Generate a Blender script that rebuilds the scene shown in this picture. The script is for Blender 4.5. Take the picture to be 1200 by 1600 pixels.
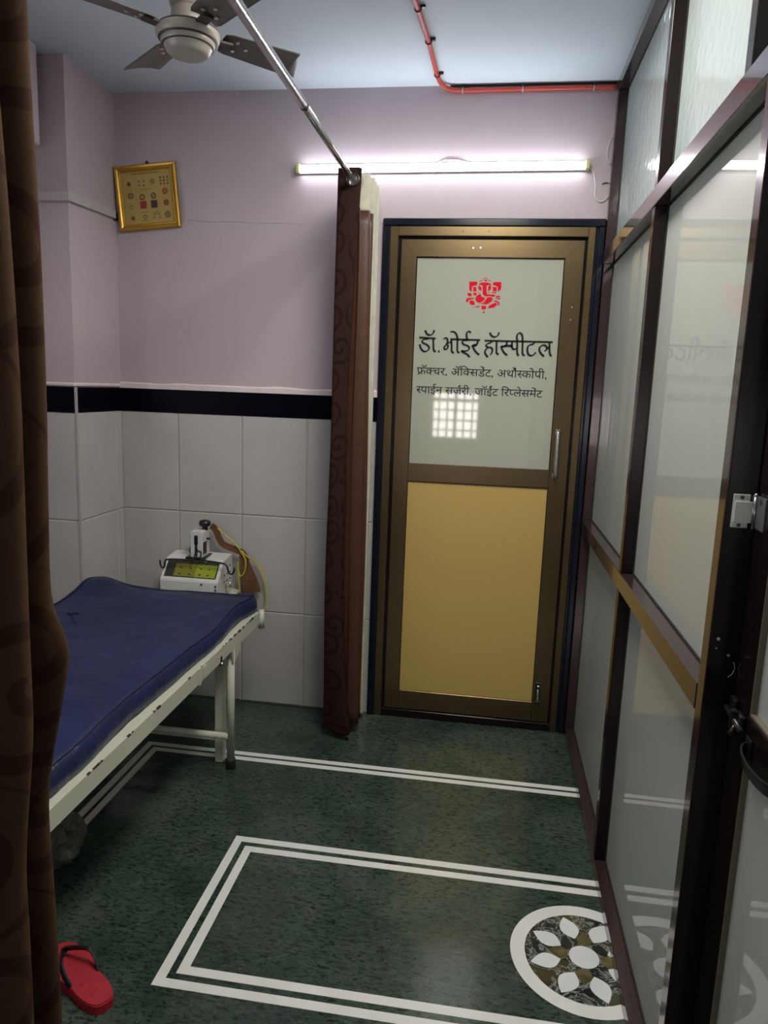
import bpy, bmesh, math, random
from mathutils import Vector, Matrix, noise
PI = math.pi
random.seed(7)
S = bpy.context.scene
COL = S.collection
for o in list(bpy.data.objects):
    bpy.data.objects.remove(o)

# ------------------------------------------------------------------ camera, world, lights, exposure
cam_d = bpy.data.cameras.new('camera')
cam = bpy.data.objects.new('camera', cam_d)
COL.objects.link(cam)
S.camera = cam
cam_d.sensor_fit = 'VERTICAL'
cam_d.sensor_height = 32.0
cam_d.lens = 1129.97 * 32.0 / 1600.0
cam_d.clip_start = 0.02
R0 = Vector((0.98862224, 0.14607225, 0.03590207))
U0 = Vector((-0.05971982, 0.16209807, 0.98496587))
F0 = Vector((-0.13805653, 0.97590323, -0.16897716))
cam.matrix_world = Matrix(((R0.x, U0.x, -F0.x, 1.14209), (R0.y, U0.y, -F0.y, -3.12835),
                           (R0.z, U0.z, -F0.z, 1.49360), (0, 0, 0, 1)))

S.view_settings.view_transform = 'Standard'
S.view_settings.look = 'None'
S.view_settings.gamma = 1.0
S.view_settings.use_curve_mapping = False
S.view_settings.exposure = 0.03
S.cycles.use_denoising = True
S.cycles.max_bounces = 8
S.cycles.caustics_reflective = False
S.cycles.caustics_refractive = False
S.cycles.sample_clamp_indirect = 6.0

w = bpy.data.worlds.new('daylight')
S.world = w
w.use_nodes = True
bg = w.node_tree.nodes['Background']
bg.inputs[0].default_value = (0.88, 0.95, 1.0, 1)
bg.inputs[1].default_value = WORLD_STRENGTH = 1.5

TUBE_STRENGTH = 23.0


def area_light(name, loc, rot, sx, sy, power, color):
    d = bpy.data.lights.new(name, 'AREA')
    d.shape = 'RECTANGLE'
    d.size, d.size_y = sx, sy
    d.energy = power
    d.color = color
    o = bpy.data.objects.new(name, d)
    o.location = loc
    o.rotation_euler = rot
    COL.objects.link(o)
    return o


# unseen ceiling light added as fill for the floor, ahead of the viewer
area_light('ceiling_fill', (1.08, -1.40, 2.66), (0, 0, 0), 0.40, 1.2, 35, (1.0, 0.95, 0.86))
# daylight through the window behind the camera, through the window beside the bed, corridor light beyond the partition
area_light('rear_window_daylight', (0.72, -5.75, 1.2), (PI / 2, 0, 0), 0.6, 0.6, 16, (1.0, 0.96, 0.90))
area_light('side_window_daylight', (-1.02, -1.75, 1.65), (0, -PI / 2, 0), 0.9, 0.9, 4, (0.95, 0.98, 1.0))
area_light('corridor_daylight', (2.9, -1.6, 2.2), (0, PI / 2 + 0.15, 0), 1.0, 3.0, 130, (0.93, 0.98, 1.0))


# ------------------------------------------------------------------ materials
def mat(name, col=(0.5, 0.5, 0.5), rough=0.5, metal=0.0, spec=0.5, coat=0.0, emit=None, est=0.0):
    m = bpy.data.materials.new(name)
    m.use_nodes = True
    b = m.node_tree.nodes['Principled BSDF']
    b.inputs['Base Color'].default_value = (*col, 1)
    b.inputs['Roughness'].default_value = rough
    b.inputs['Metallic'].default_value = metal
    b.inputs['Specular IOR Level'].default_value = spec
    b.inputs['Coat Weight'].default_value = coat
    b.inputs['Coat Roughness'].default_value = 0.05
    if emit:
        b.inputs['Emission Color'].default_value = (*emit, 1)
        b.inputs['Emission Strength'].default_value = est
    return m


class NT:
    def __init__(s, m):
        s.t = m.node_tree
        s.b = s.t.nodes.get('Principled BSDF')

    def n(s, typ, **kw):
        nd = s.t.nodes.new(typ)
        for k, v in kw.items():
            if k in nd.inputs:
                nd.inputs[k].default_value = v
            else:
                setattr(nd, k, v)
        return nd

    def l(s, a, b):
        s.t.links.new(a, b)

    def coords(s, scale=(1, 1, 1), rot=(0, 0, 0)):
        c = s.n('ShaderNodeTexCoord')
        mp = s.n('ShaderNodeMapping')
        mp.inputs['Scale'].default_value = scale
        mp.inputs['Rotation'].default_value = rot
        s.l(c.outputs['Object'], mp.inputs['Vector'])
        return mp.outputs['Vector']

    def noise(s, vec, scale, detail=4, rough=0.55, dist=0.0):
        nd = s.n('ShaderNodeTexNoise')
        nd.inputs['Scale'].default_value = scale
        nd.inputs['Detail'].default_value = detail
        nd.inputs['Roughness'].default_value = rough
        nd.inputs['Distortion'].default_value = dist
        s.l(vec, nd.inputs['Vector'])
        return nd.outputs['Fac']

    def ramp(s, fac, stops):
        r = s.n('ShaderNodeValToRGB')
        el = r.color_ramp.elements
        while len(el) < len(stops):
            el.new(0.5)
        for e, (p, c) in zip(el, stops):
            e.position = p
            e.color = (*c, 1) if len(c) == 3 else c
        s.l(fac, r.inputs['Fac'])
        return r.outputs['Color']

    def mix(s, fac, a, b):
        m = s.n('ShaderNodeMix', data_type='RGBA')
        for sock, v in ((m.inputs[0], fac), (m.inputs[6], a), (m.inputs[7], b)):
            if hasattr(v, 'node'):
                s.l(v, sock)
            elif isinstance(v, (int, float)):
                sock.default_value = v
            else:
                sock.default_value = (*v, 1)
        return m.outputs[2]

    def math(s, op, a, b=0.0, c=None):
        m = s.n('ShaderNodeMath', operation=op)
        for sock, v in zip(m.inputs, (a, b, c)):
            if v is None:
                continue
            if hasattr(v, 'node'):
                s.l(v, sock)
            else:
                sock.default_value = v
        return m.outputs[0]

    def bump(s, h, strength=0.2, dist=0.01):
        b = s.n('ShaderNodeBump')
        b.inputs['Strength'].default_value = strength
        b.inputs['Distance'].default_value = dist
        s.l(h, b.inputs['Height'])
        s.l(b.outputs['Normal'], s.b.inputs['Normal'])

    def color(s, c):
        s.l(c, s.b.inputs['Base Color'])


def noisy(name, c1, c2, scale, rough, bump=0.0, bscale=40, **kw):
    m = mat(name, c1, rough, **kw)
    t = NT(m)
    v = t.coords()
    f = t.noise(v, scale, 5)
    t.color(t.ramp(f, [(0.3, c1), (0.7, c2)]))
    if bump:
        t.bump(t.noise(v, bscale, 3), bump, 0.004)
    return m


M = {}
M['paint'] = noisy('lilac wall paint', (0.50, 0.415, 0.455), (0.56, 0.47, 0.51), 1.6, 0.62, 0.25, 9, spec=0.3)
M['ceiling'] = noisy('white ceiling paint', (0.66, 0.73, 0.80), (0.71, 0.78, 0.85), 1.2, 0.75, 0.12, 7, spec=0.2)
M['plaster'] = noisy('plaster lip', (0.72, 0.62, 0.62), (0.80, 0.70, 0.70), 14, 0.7, 0.3, 30)
M['tile'] = noisy('white glazed tile', (0.46, 0.445, 0.435), (0.52, 0.505, 0.495), 3.0, 0.22, 0.04, 6)
M['grout'] = mat('grey grout', (0.42, 0.41, 0.40), 0.8)
M['black_tile'] = mat('black glazed band', (0.002, 0.002, 0.006), 0.3, spec=0.05)
M['trim_black'] = mat('black polished granite', (0.007, 0.009, 0.017), 0.15, spec=0.4)
M['white_marble'] = noisy('white marble inlay', (0.72, 0.73, 0.70), (0.80, 0.81, 0.78), 9, 0.16)
M['petal'] = noisy('pale marble petal', (0.66, 0.69, 0.70), (0.78, 0.80, 0.80), 7, 0.14)

# green marble floor: clouds, dark dashes drawn out along the wall, pale flecks
m = mat('green marble', (0.03, 0.05, 0.04), 0.13)
t = NT(m)
v = t.coords()
cl = t.ramp(t.noise(v, 2.3, 6, 0.6, 0.6), [(0.28, (0.014, 0.029, 0.023)), (0.5, (0.038, 0.066, 0.053)), (0.74, (0.088, 0.110, 0.082))])
v2 = t.coords((9, 26, 9), (0, 0, 0.25))
dash = t.ramp(t.noise(v2, 3.2, 4, 0.6, 0.4), [(0.555, (0, 0, 0)), (0.62, (1, 1, 1))])
fine = t.ramp(t.noise(v, 70, 3, 0.7), [(0.56, (0, 0, 0)), (0.72, (1, 1, 1))])
patch = t.ramp(t.noise(t.coords((3, 4, 3)), 2.0, 4), [(0.38, (0.25, 0.25, 0.25)), (0.62, (1, 1, 1))])
dash2 = t.ramp(t.noise(t.coords((22, 52, 22), (0, 0, 0.4)), 2.2, 3, 0.7, 0.6), [(0.53, (0, 0, 0)), (0.60, (1, 1, 1))])
dd = t.math('MAXIMUM', t.math('MULTIPLY', dash, patch), t.math('MULTIPLY', dash2, 0.85))
c1 = t.mix(t.math('MULTIPLY', dd, 0.9), cl, (0.005, 0.010, 0.008))
c2 = t.mix(t.math('MULTIPLY', fine, 0.35), c1, (0.075, 0.10, 0.078))
v3 = t.coords((3, 11, 3), (0, 0, -0.5))
vein = t.ramp(t.noise(v3, 2.2, 5, 0.6, 1.2), [(0.485, (0, 0, 0)), (0.5, (1, 1, 1)), (0.515, (0, 0, 0))])
c3 = t.mix(t.math('MULTIPLY', vein, 0.16), c2, (0.24, 0.28, 0.24))
t.color(c3)
M['green_marble'] = m

m = mat('veined dark marble', (0.02, 0.03, 0.03), 0.13)
t = NT(m)
v = t.coords()
base = t.ramp(t.noise(v, 7, 4), [(0.35, (0.012, 0.016, 0.018)), (0.5, (0.025, 0.032, 0.026)), (0.68, (0.085, 0.075, 0.03))])
vn = t.ramp(t.noise(v, 11, 7, 0.65, 2.2), [(0.47, (0, 0, 0)), (0.5, (1, 1, 1)), (0.53, (0, 0, 0))])
t.color(t.mix(t.math('MULTIPLY', vn, 0.7), base, (0.45, 0.47, 0.45)))
M['dark_marble'] = m
M['olive_marble'] = noisy('olive marble', (0.05, 0.045, 0.015), (0.17, 0.15, 0.07), 30, 0.14)

# anodised aluminium
def brushed(name, c, rough, axis):
    m = mat(name, c, rough, 0.9)
    t = NT(m)
    sc = [140, 140, 140]
    sc[axis] = 3
    v = t.coords(sc)
    f = t.noise(v, 1.0, 3)
    t.color(t.ramp(f, [(0.3, tuple(x * 0.98 for x in c)), (0.7, tuple(min(1, x * 1.02) for x in c))]))
    return m


M['bronze_v'] = brushed('brushed bronze upright', (0.150, 0.108, 0.056), 0.30, 2)
M['bronze_h'] = brushed('brushed bronze cross rail', (0.150, 0.108, 0.056), 0.30, 0)
M['brown_alu'] = mat('dark brown anodised aluminium', (0.052, 0.030, 0.032), 0.16, 0.38, coat=0.5)
M['brown_dark'] = mat('dark brown matt aluminium', (0.010, 0.006, 0.006), 0.2, 0.0, spec=0.25)
M['gasket'] = mat('black rubber gasket', (0.008, 0.008, 0.008), 0.6)
M['steel'] = mat('polished steel', (0.62, 0.61, 0.60), 0.18, 1.0)
M['chrome'] = mat('satin chrome', (0.55, 0.54, 0.52), 0.28, 1.0)
M['dark_metal'] = mat('dark metal', (0.06, 0.05, 0.045), 0.35, 0.8)
M['hinge_white'] = mat('white painted hinge', (0.84, 0.87, 0.83), 0.35)
M['hinge_grey'] = mat('grey metal hinge leaf', (0.20, 0.21, 0.21), 0.4, 0.5)
M['screw'] = mat('dull screw', (0.10, 0.10, 0.10), 0.5, 0.6)
M['black_plastic'] = mat('black plastic', (0.010, 0.010, 0.012), 0.3)
M['opal'] = mat('opal glass panel', (0.43, 0.445, 0.375), 0.035, spec=0.6)
m = mat('gold laminate', (0.56, 0.385, 0.12), 0.36, 0.0)
t = NT(m)
v = t.coords((400, 400, 400))
t.bump(t.noise(v, 1.0, 2), 0.05, 0.001)
M['gold_panel'] = m
M['letter'] = mat('dark vinyl lettering', (0.020, 0.022, 0.020), 0.6, spec=0.15)
M['red_vinyl'] = mat('red vinyl', (0.70, 0.006, 0.022), 0.6, spec=0.1)


def frosted(name, col, trans, rough, bump):
    """milky sheet glass: scatters light through it, mirrors softly at its polished face"""
    m = bpy.data.materials.new(name)
    m.use_nodes = True
    t = NT(m)
    N = m.node_tree.nodes
    out = N['Material Output']
    N.remove(t.b)
    df = t.n('ShaderNodeBsdfDiffuse')
    df.inputs['Color'].default_value = (*col, 1)
    tr = t.n('ShaderNodeBsdfTranslucent')
    tr.inputs['Color'].default_value = (*col, 1)
    mx = t.n('ShaderNodeMixShader')
    mx.inputs[0].default_value = trans
    t.l(df.outputs[0], mx.inputs[1])
    t.l(tr.outputs[0], mx.inputs[2])
    gl = t.n('ShaderNodeBsdfGlossy')
    gl.inputs['Roughness'].default_value = rough
    fr = t.n('ShaderNodeFresnel')
    fr.inputs['IOR'].default_value = 1.5
    m2 = t.n('ShaderNodeMixShader')
    t.l(fr.outputs[0], m2.inputs[0])
    t.l(mx.outputs[0], m2.inputs[1])
    t.l(gl.outputs[0], m2.inputs[2])
    t.l(m2.outputs[0], out.inputs['Surface'])
    if bump:
        v = t.coords((1, 1, 1))
        vo = t.n('ShaderNodeTexVoronoi')
        vo.inputs['Scale'].default_value = 34
        t.l(v, vo.inputs['Vector'])
        nz = t.noise(v, 24, 3)
        h = t.math('ADD', vo.outputs['Distance'], nz)
        b = t.n('ShaderNodeBump')
        b.inputs['Strength'].default_value = bump
        b.inputs['Distance'].default_value = 0.004
        t.l(h, b.inputs['Height'])
        for s_ in (gl, df, fr):
            t.l(b.outputs['Normal'], s_.inputs['Normal'])
    return m


M['frost'] = frosted('frosted film glass', (0.52, 0.54, 0.505), 0.35, 0.02, 0)
M['pebble'] = frosted('pebbled glass', (0.50, 0.555, 0.55), 0.5, 0.10, 0.22)

M['fan_cream'] = mat('cream fan enamel', (0.42, 0.39, 0.33), 0.3)
M['fan_blade'] = noisy('dusty grey fan blade', (0.115, 0.105, 0.10), (0.165, 0.152, 0.145), 12, 0.4)
M['fan_dark'] = mat('dark fan groove', (0.05, 0.04, 0.04), 0.5)
M['tube_lamp'] = mat('lit tube', (0.9, 0.9, 0.9), 0.5, emit=(0.90, 0.95, 1.0), est=TUBE_STRENGTH)
M['tube_cap'] = mat('pale yellow end cap', (0.72, 0.66, 0.28), 0.4)
M['white_plastic'] = mat('white plastic', (0.66, 0.66, 0.64), 0.4)
M['trunking'] = mat('grey white cable trunking', (0.52, 0.50, 0.49), 0.45)
M['bead_tan'] = mat('tan glazing bead', (0.16, 0.14, 0.10), 0.5)
M['red_pvc'] = mat('red conduit', (0.55, 0.07, 0.05), 0.4)
M['gold_frame'] = noisy('gilded moulding', (0.50, 0.27, 0.035), (0.62, 0.36, 0.06), 9, 0.28, metal=0.55)
M['gold_bright'] = mat('bright gold bead', (0.85, 0.62, 0.13), 0.22, 0.6)
M['gold_sheet'] = noisy('gold foil print', (0.46, 0.31, 0.09), (0.54, 0.38, 0.12), 5, 0.35)
M['ink_brown'] = mat('brown ink', (0.16, 0.07, 0.03), 0.5)
M['ink_red'] = mat('red ink', (0.33, 0.04, 0.03), 0.5)
M['ink_dark'] = mat('dark ink', (0.05, 0.035, 0.035), 0.5)
m = mat('clear wrap', (0.8, 0.8, 0.8), 0.08)
m.node_tree.nodes['Principled BSDF'].inputs['Transmission Weight'].default_value = 0.9
M['wrap'] = m

M['bed_paint'] = noisy('cream bed enamel', (0.55, 0.56, 0.46), (0.60, 0.61, 0.51), 6, 0.32)
M['chip'] = mat('bare chipped metal', (0.03, 0.026, 0.02), 0.7)
M['rubber'] = mat('black rubber', (0.012, 0.012, 0.012), 0.6)
m = mat('navy vinyl', (0.006, 0.014, 0.075), 0.38)
t = NT(m)
v = t.coords((1, 1, 1))
t.color(t.ramp(t.noise(v, 3, 4), [(0.3, (0.004, 0.010, 0.050)), (0.7, (0.008, 0.018, 0.085))]))
t.bump(t.noise(t.coords((9, 30, 9), (0, 0, 0.35)), 1.0, 4, 0.6, 1.0), 0.45, 0.012)
M['navy'] = m
M['navy_seam'] = mat('navy piping', (0.006, 0.012, 0.05), 0.5)
M['device'] = noisy('off white device casing', (0.60, 0.60, 0.57), (0.66, 0.66, 0.63), 8, 0.4)
M['lcd'] = mat('yellow green display', (0.30, 0.34, 0.035), 0.2)
M['lcd_olive'] = mat('olive display', (0.21, 0.20, 0.03), 0.2)
M['lcd_dark'] = mat('dark display bezel', (0.035, 0.04, 0.03), 0.2)
M['leather'] = noisy('tan leather strap', (0.12, 0.052, 0.022), (0.18, 0.082, 0.036), 12, 0.55)
M['yellow_cord'] = mat('yellow cord', (0.58, 0.50, 0.035), 0.5)
M['slipper_red'] = mat('red rubber sole', (0.40, 0.012, 0.025), 0.5)
M['slipper_top'] = noisy('worn red footbed', (0.36, 0.015, 0.03), (0.42, 0.02, 0.035), 20, 0.6)
m = mat('milky plastic film', (0.20, 0.215, 0.18), 0.3)
m.node_tree.nodes['Principled BSDF'].inputs['Transmission Weight'].default_value = 0.6
M['film'] = m


def curtain_mat(name, base, lite, dark, scl=8.0):
    """woven cloth with darker printed scrolls"""
    m = mat(name, base, 0.9, spec=0.06)
    t = NT(m)
    v = t.coords((1, 1, 1))
    uv = t.n('ShaderNodeUVMap')
    nzv = t.n('ShaderNodeTexNoise')
    nzv.inputs['Scale'].default_value = 9
    t.l(uv.outputs[0], nzv.inputs['Vector'])
    vo = t.n('ShaderNodeTexVoronoi', voronoi_dimensions='2D')
    vo.inputs['Scale'].default_value = scl
    vo.inputs['Randomness'].default_value = 0.55
    t.l(uv.outputs[0], vo.inputs['Vector'])
    sub = t.n('ShaderNodeVectorMath', operation='SUBTRACT')
    t.l(uv.outputs[0], sub.inputs[0])
    t.l(vo.outputs['Position'], sub.inputs[1])
    sx = t.n('ShaderNodeSeparateXYZ')
    t.l(sub.outputs[0], sx.inputs[0])
    r = t.math('SQRT', t.math('ADD', t.math('MULTIPLY', sx.outputs[0], sx.outputs[0]), t.math('MULTIPLY', sx.outputs[1], sx.outputs[1])))
    a = t.math('ARCTAN2', sx.outputs[1], sx.outputs[0])
    ph = t.math('FRACT', t.math('ADD', t.math('MULTIPLY', r, 3.25 * scl), t.math('DIVIDE', a, 2 * PI)))
    band = t.math('LESS_THAN', ph, 0.34)
    inner = t.math('LESS_THAN', r, 0.53 / scl)
    f = t.math('MULTIPLY', band, inner)
    weave = t.noise(t.coords((260, 260, 60)), 1.0, 2)
    col = t.mix(weave, base, lite)
    t.color(t.mix(t.math('MULTIPLY', f, 0.75), col, dark))
    t.bump(weave, 0.15, 0.001)
    return m


M['curtain'] = curtain_mat('brown scroll curtain', (0.030, 0.0145, 0.0115), (0.038, 0.019, 0.015), (0.016, 0.0075, 0.0065))
M['curtain_plain'] = noisy('brown satin stripe', (0.060, 0.020, 0.012), (0.085, 0.030, 0.018), 30, 0.45)
M['curtain_near'] = curtain_mat('tan brown scroll curtain', (0.072, 0.040, 0.023), (0.092, 0.052, 0.031), (0.048, 0.022, 0.014), 4.5)
M['cream_cloth'] = noisy('cream cloth', (0.46, 0.45, 0.36), (0.58, 0.57, 0.47), 22, 0.8)


# ------------------------------------------------------------------ mesh helpers
class MB:
    def __init__(s):
        s.bm = bmesh.new()
        s.mats = []

    def mi(s, m):
        if m not in s.mats:
            s.mats.append(m)
        return s.mats.index(m)

    def _set(s, faces, m, smooth=False):
        k = s.mi(m)
        for f in faces:
            f.material_index = k
            f.smooth = smooth

    def box(s, a, b, m, bev=0.0, rot=None, seg=1):
        a, b = Vector(a), Vector(b)
        c = (a + b) / 2
        d = b - a
        r = bmesh.ops.create_cube(s.bm, size=1.0)
        vs = r['verts']
        for v_ in vs:
            v_.co = Vector((v_.co.x * d.x, v_.co.y * d.y, v_.co.z * d.z))
        fs = list({f for v_ in vs for f in v_.link_faces})
        if bev > 0:
            es = list({e for v_ in vs for e in v_.link_edges})
            k = bmesh.ops.bevel(s.bm, geom=es, offset=bev, segments=seg, affect='EDGES', profile=0.5)
            fs = list({f for v_ in k['verts'] for f in v_.link_faces})
            vs = list({v_ for f in fs for v_ in f.verts})
        for v_ in vs:
            if rot:
                v_.co = rot @ v_.co
            v_.co += c
        s._set(fs, m)
        return fs

    def cyl(s, p, q, r, m, n=16, r2=None, cap=True):
        p, q = Vector(p), Vector(q)
        d = q - p
        r2 = r if r2 is None else r2
        k = bmesh.ops.create_cone(s.bm, cap_ends=cap, segments=n, radius1=r, radius2=r2, depth=d.length)
        M_ = Matrix.Translation((p + q) / 2) @ d.to_track_quat('Z', 'Y').to_matrix().to_4x4()
        bmesh.ops.transform(s.bm, matrix=M_, verts=k['verts'])
        fs = list({f for v_ in k['verts'] for f in v_.link_faces})
        s._set(fs, m)
        for f in fs:
            f.smooth = len(f.verts) == 4

    def lathe(s, prof, m, c=(0, 0, 0), n=32, mats=None):
        rings = []
        for r, z in prof:
            if r < 1e-6:
                rings.append([s.bm.verts.new((c[0], c[1], c[2] + z))])
            else:
                rings.append([s.bm.verts.new((c[0] + r * math.cos(2 * PI * k / n), c[1] + r * math.sin(2 * PI * k / n), c[2] + z)) for k in range(n)])
        for i in range(len(rings) - 1):
            A, B = rings[i], rings[i + 1]
            fs = []
            for k in range(n):
                k2 = (k + 1) % n
                q = [A[k % len(A)], A[k2 % len(A)], B[k2 % len(B)], B[k % len(B)]]
                u = []
                for x in q:
                    if x not in u:
                        u.append(x)
                if len(u) > 2:
                    fs.append(s.bm.faces.new(u))
            s._set(fs, mats[i] if mats else m, True)

    def tube(s, pts, r, m, n=10, closed=False, flat=None):
        """swept round (or flat: (w, t)) section along a smooth path"""
        P = [Vector(p) for p in pts]
        N = len(P)
        rings = []
        up = Vector((0, 0, 1))
        prev = None
        for i, p in enumerate(P):
            if closed:
                d = P[(i + 1) % N] - P[i - 1]
            else:
                d = P[min(i + 1, N - 1)] - P[max(i - 1, 0)]
            d.normalize()
            if prev is None:
                x = d.cross(up)
                if x.length < 1e-3:
                    x = d.cross(Vector((0, 1, 0)))
            else:
                x = prev - d * prev.dot(d)
            x.normalize()
            prev = x
            y = d.cross(x)
            if flat:
                ww, tt = flat
                rings.append([s.bm.verts.new(p + x * a + y * b) for a, b in ((-ww, -tt), (ww, -tt), (ww, tt), (-ww, tt))])
            else:
                rr = r[i] if isinstance(r, (list, tuple)) else r
                rings.append([s.bm.verts.new(p + x * rr * math.cos(2 * PI * k / n) + y * rr * math.sin(2 * PI * k / n)) for k in range(n)])
        n = len(rings[0])
        fs = []
        for i in range(N if closed else N - 1):
            A, B = rings[i], rings[(i + 1) % N]
            for k in range(n):
                fs.append(s.bm.faces.new((A[k], A[(k + 1) % n], B[(k + 1) % n], B[k])))
        if not closed:
            fs.append(s.bm.faces.new(rings[0][::-1]))
            fs.append(s.bm.faces.new(rings[-1]))
        s._set(fs, m, not flat)

    def prism(s, poly, axis, a, b, m):
        """polygon in the two other axes, extruded along axis from a to b"""
        def at(u, v_, h):
            return {'x': (h, u, v_), 'y': (u, h, v_), 'z': (u, v_, h)}[axis]
        A = [s.bm.verts.new(at(u, v_, a)) for u, v_ in poly]
        B = [s.bm.verts.new(at(u, v_, b)) for u, v_ in poly]
        n = len(poly)
        fs = [s.bm.faces.new(A[::-1]), s.bm.faces.new(B)]
        for k in range(n):
            fs.append(s.bm.faces.new((A[k], A[(k + 1) % n], B[(k + 1) % n], B[k])))
        s._set(fs, m)

    def sphere(s, c, r, m, sx=1, sy=1, sz=1, n=16):
        k = bmesh.ops.create_uvsphere(s.bm, u_segments=n, v_segments=max(6, n // 2), radius=r)
        for v_ in k['verts']:
            v_.co = Vector((v_.co.x * sx, v_.co.y * sy, v_.co.z * sz)) + Vector(c)
        s._set({f for v_ in k['verts'] for f in v_.link_faces}, m, True)

    def build_each(s, name, parent=None, label=None):
        """every loose piece becomes an object of its own"""
        left = set(s.bm.verts)
        out = []
        while left:
            st = [left.pop()]
            comp = set(st)
            while st:
                for e_ in st.pop().link_edges:
                    for o_ in e_.verts:
                        if o_ not in comp:
                            comp.add(o_)
                            left.discard(o_)
                            st.append(o_)
            q = MB()
            q.mats = list(s.mats)
            mp = {v_: q.bm.verts.new(v_.co) for v_ in s.bm.verts if v_ in comp}
            for f in s.bm.faces:
                if f.verts[0] in comp:
                    nf = q.bm.faces.new([mp[v_] for v_ in f.verts])
                    nf.material_index, nf.smooth = f.material_index, f.smooth
            out.append(q.build(name, parent, label))
        s.bm.free()
        return out

    def build(s, name, parent=None, label=None):
        bmesh.ops.recalc_face_normals(s.bm, faces=s.bm.faces[:])
        me = bpy.data.meshes.new(name)
        s.bm.to_mesh(me)
        s.bm.free()
        for m_ in s.mats:
            me.materials.append(m_)
        o = bpy.data.objects.new(name, me)
        COL.objects.link(o)
        if parent:
            o.parent = parent
            o.matrix_parent_inverse = parent_inv(parent)
        if label:
            o['label'] = label
        return o


def world_of(o):
    m_ = Matrix.LocRotScale(o.location, o.rotation_euler, o.scale)
    if o.parent:
        m_ = world_of(o.parent) @ o.matrix_parent_inverse @ m_
    return m_


def parent_inv(p):
    return world_of(p).inverted()


def empty(name, loc=(0, 0, 0)):
    o = bpy.data.objects.new(name, None)
    o.empty_display_size = 0.05
    o.location = loc
    COL.objects.link(o)
    return o


def tag(o, label, cat, group=None, kind=None):
    o['label'] = label
    o['category'] = cat
    if group:
        o['group'] = group
    if kind:
        o['kind'] = kind
    return o


def smooth_path(pts, n=8):
    P = [Vector(p) for p in pts]
    out = []
    for i in range(len(P) - 1):
        p0, p1, p2, p3 = P[max(i - 1, 0)], P[i], P[i + 1], P[min(i + 2, len(P) - 1)]
        for k in range(n):
            t_ = k / n
            out.append(0.5 * ((2 * p1) + (p2 - p0) * t_ + (2 * p0 - 5 * p1 + 4 * p2 - p3) * t_ ** 2 + (3 * p1 - p0 - 3 * p2 + p3) * t_ ** 3))
    out.append(P[-1])
    return out


def fill_mesh(loops, thick, place):
    """outlines (with holes) -> thin solid lettering mesh; place maps (u, v) to a point, thickness along -y"""
    cu = bpy.data.curves.new('outline', 'CURVE')
    cu.dimensions = '2D'
    cu.fill_mode = 'BOTH'
    cu.extrude = thick / 2
    for L in loops:
        sp = cu.splines.new('POLY')
        sp.points.add(len(L) - 1)
        for p, (u, v_) in zip(sp.points, L):
            p.co = (u, v_, 0, 1)
        sp.use_cyclic_u = True
    ob = bpy.data.objects.new('outline', cu)
    COL.objects.link(ob)
    dg = bpy.context.evaluated_depsgraph_get()
    dg.update()
    me = bpy.data.meshes.new_from_object(ob.evaluated_get(dg))
    bpy.data.objects.remove(ob)
    bpy.data.curves.remove(cu)
    for v_ in me.vertices:
        v_.co = place(v_.co.x, v_.co.y, v_.co.z)
    return me


def mesh_obj(name, me, m_, parent=None):
    me.name = name
    me.materials.clear()
    me.materials.append(m_)
    o = bpy.data.objects.new(name, me)
    COL.objects.link(o)
    if parent:
        o.parent = parent
        o.matrix_parent_inverse = parent_inv(parent)
    return o

H = 2.69
XL, XP, XR = -0.90, 1.55, 1.62       # left wall, front of the partition, its back
YR = -5.6                            # rear wall
XPIL, DPIL = -0.53, 0.371            # pillar
TX0, TZ = -0.2533, (0.0, 0.451, 0.901, 1.349)
BAND = 1.452

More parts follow.
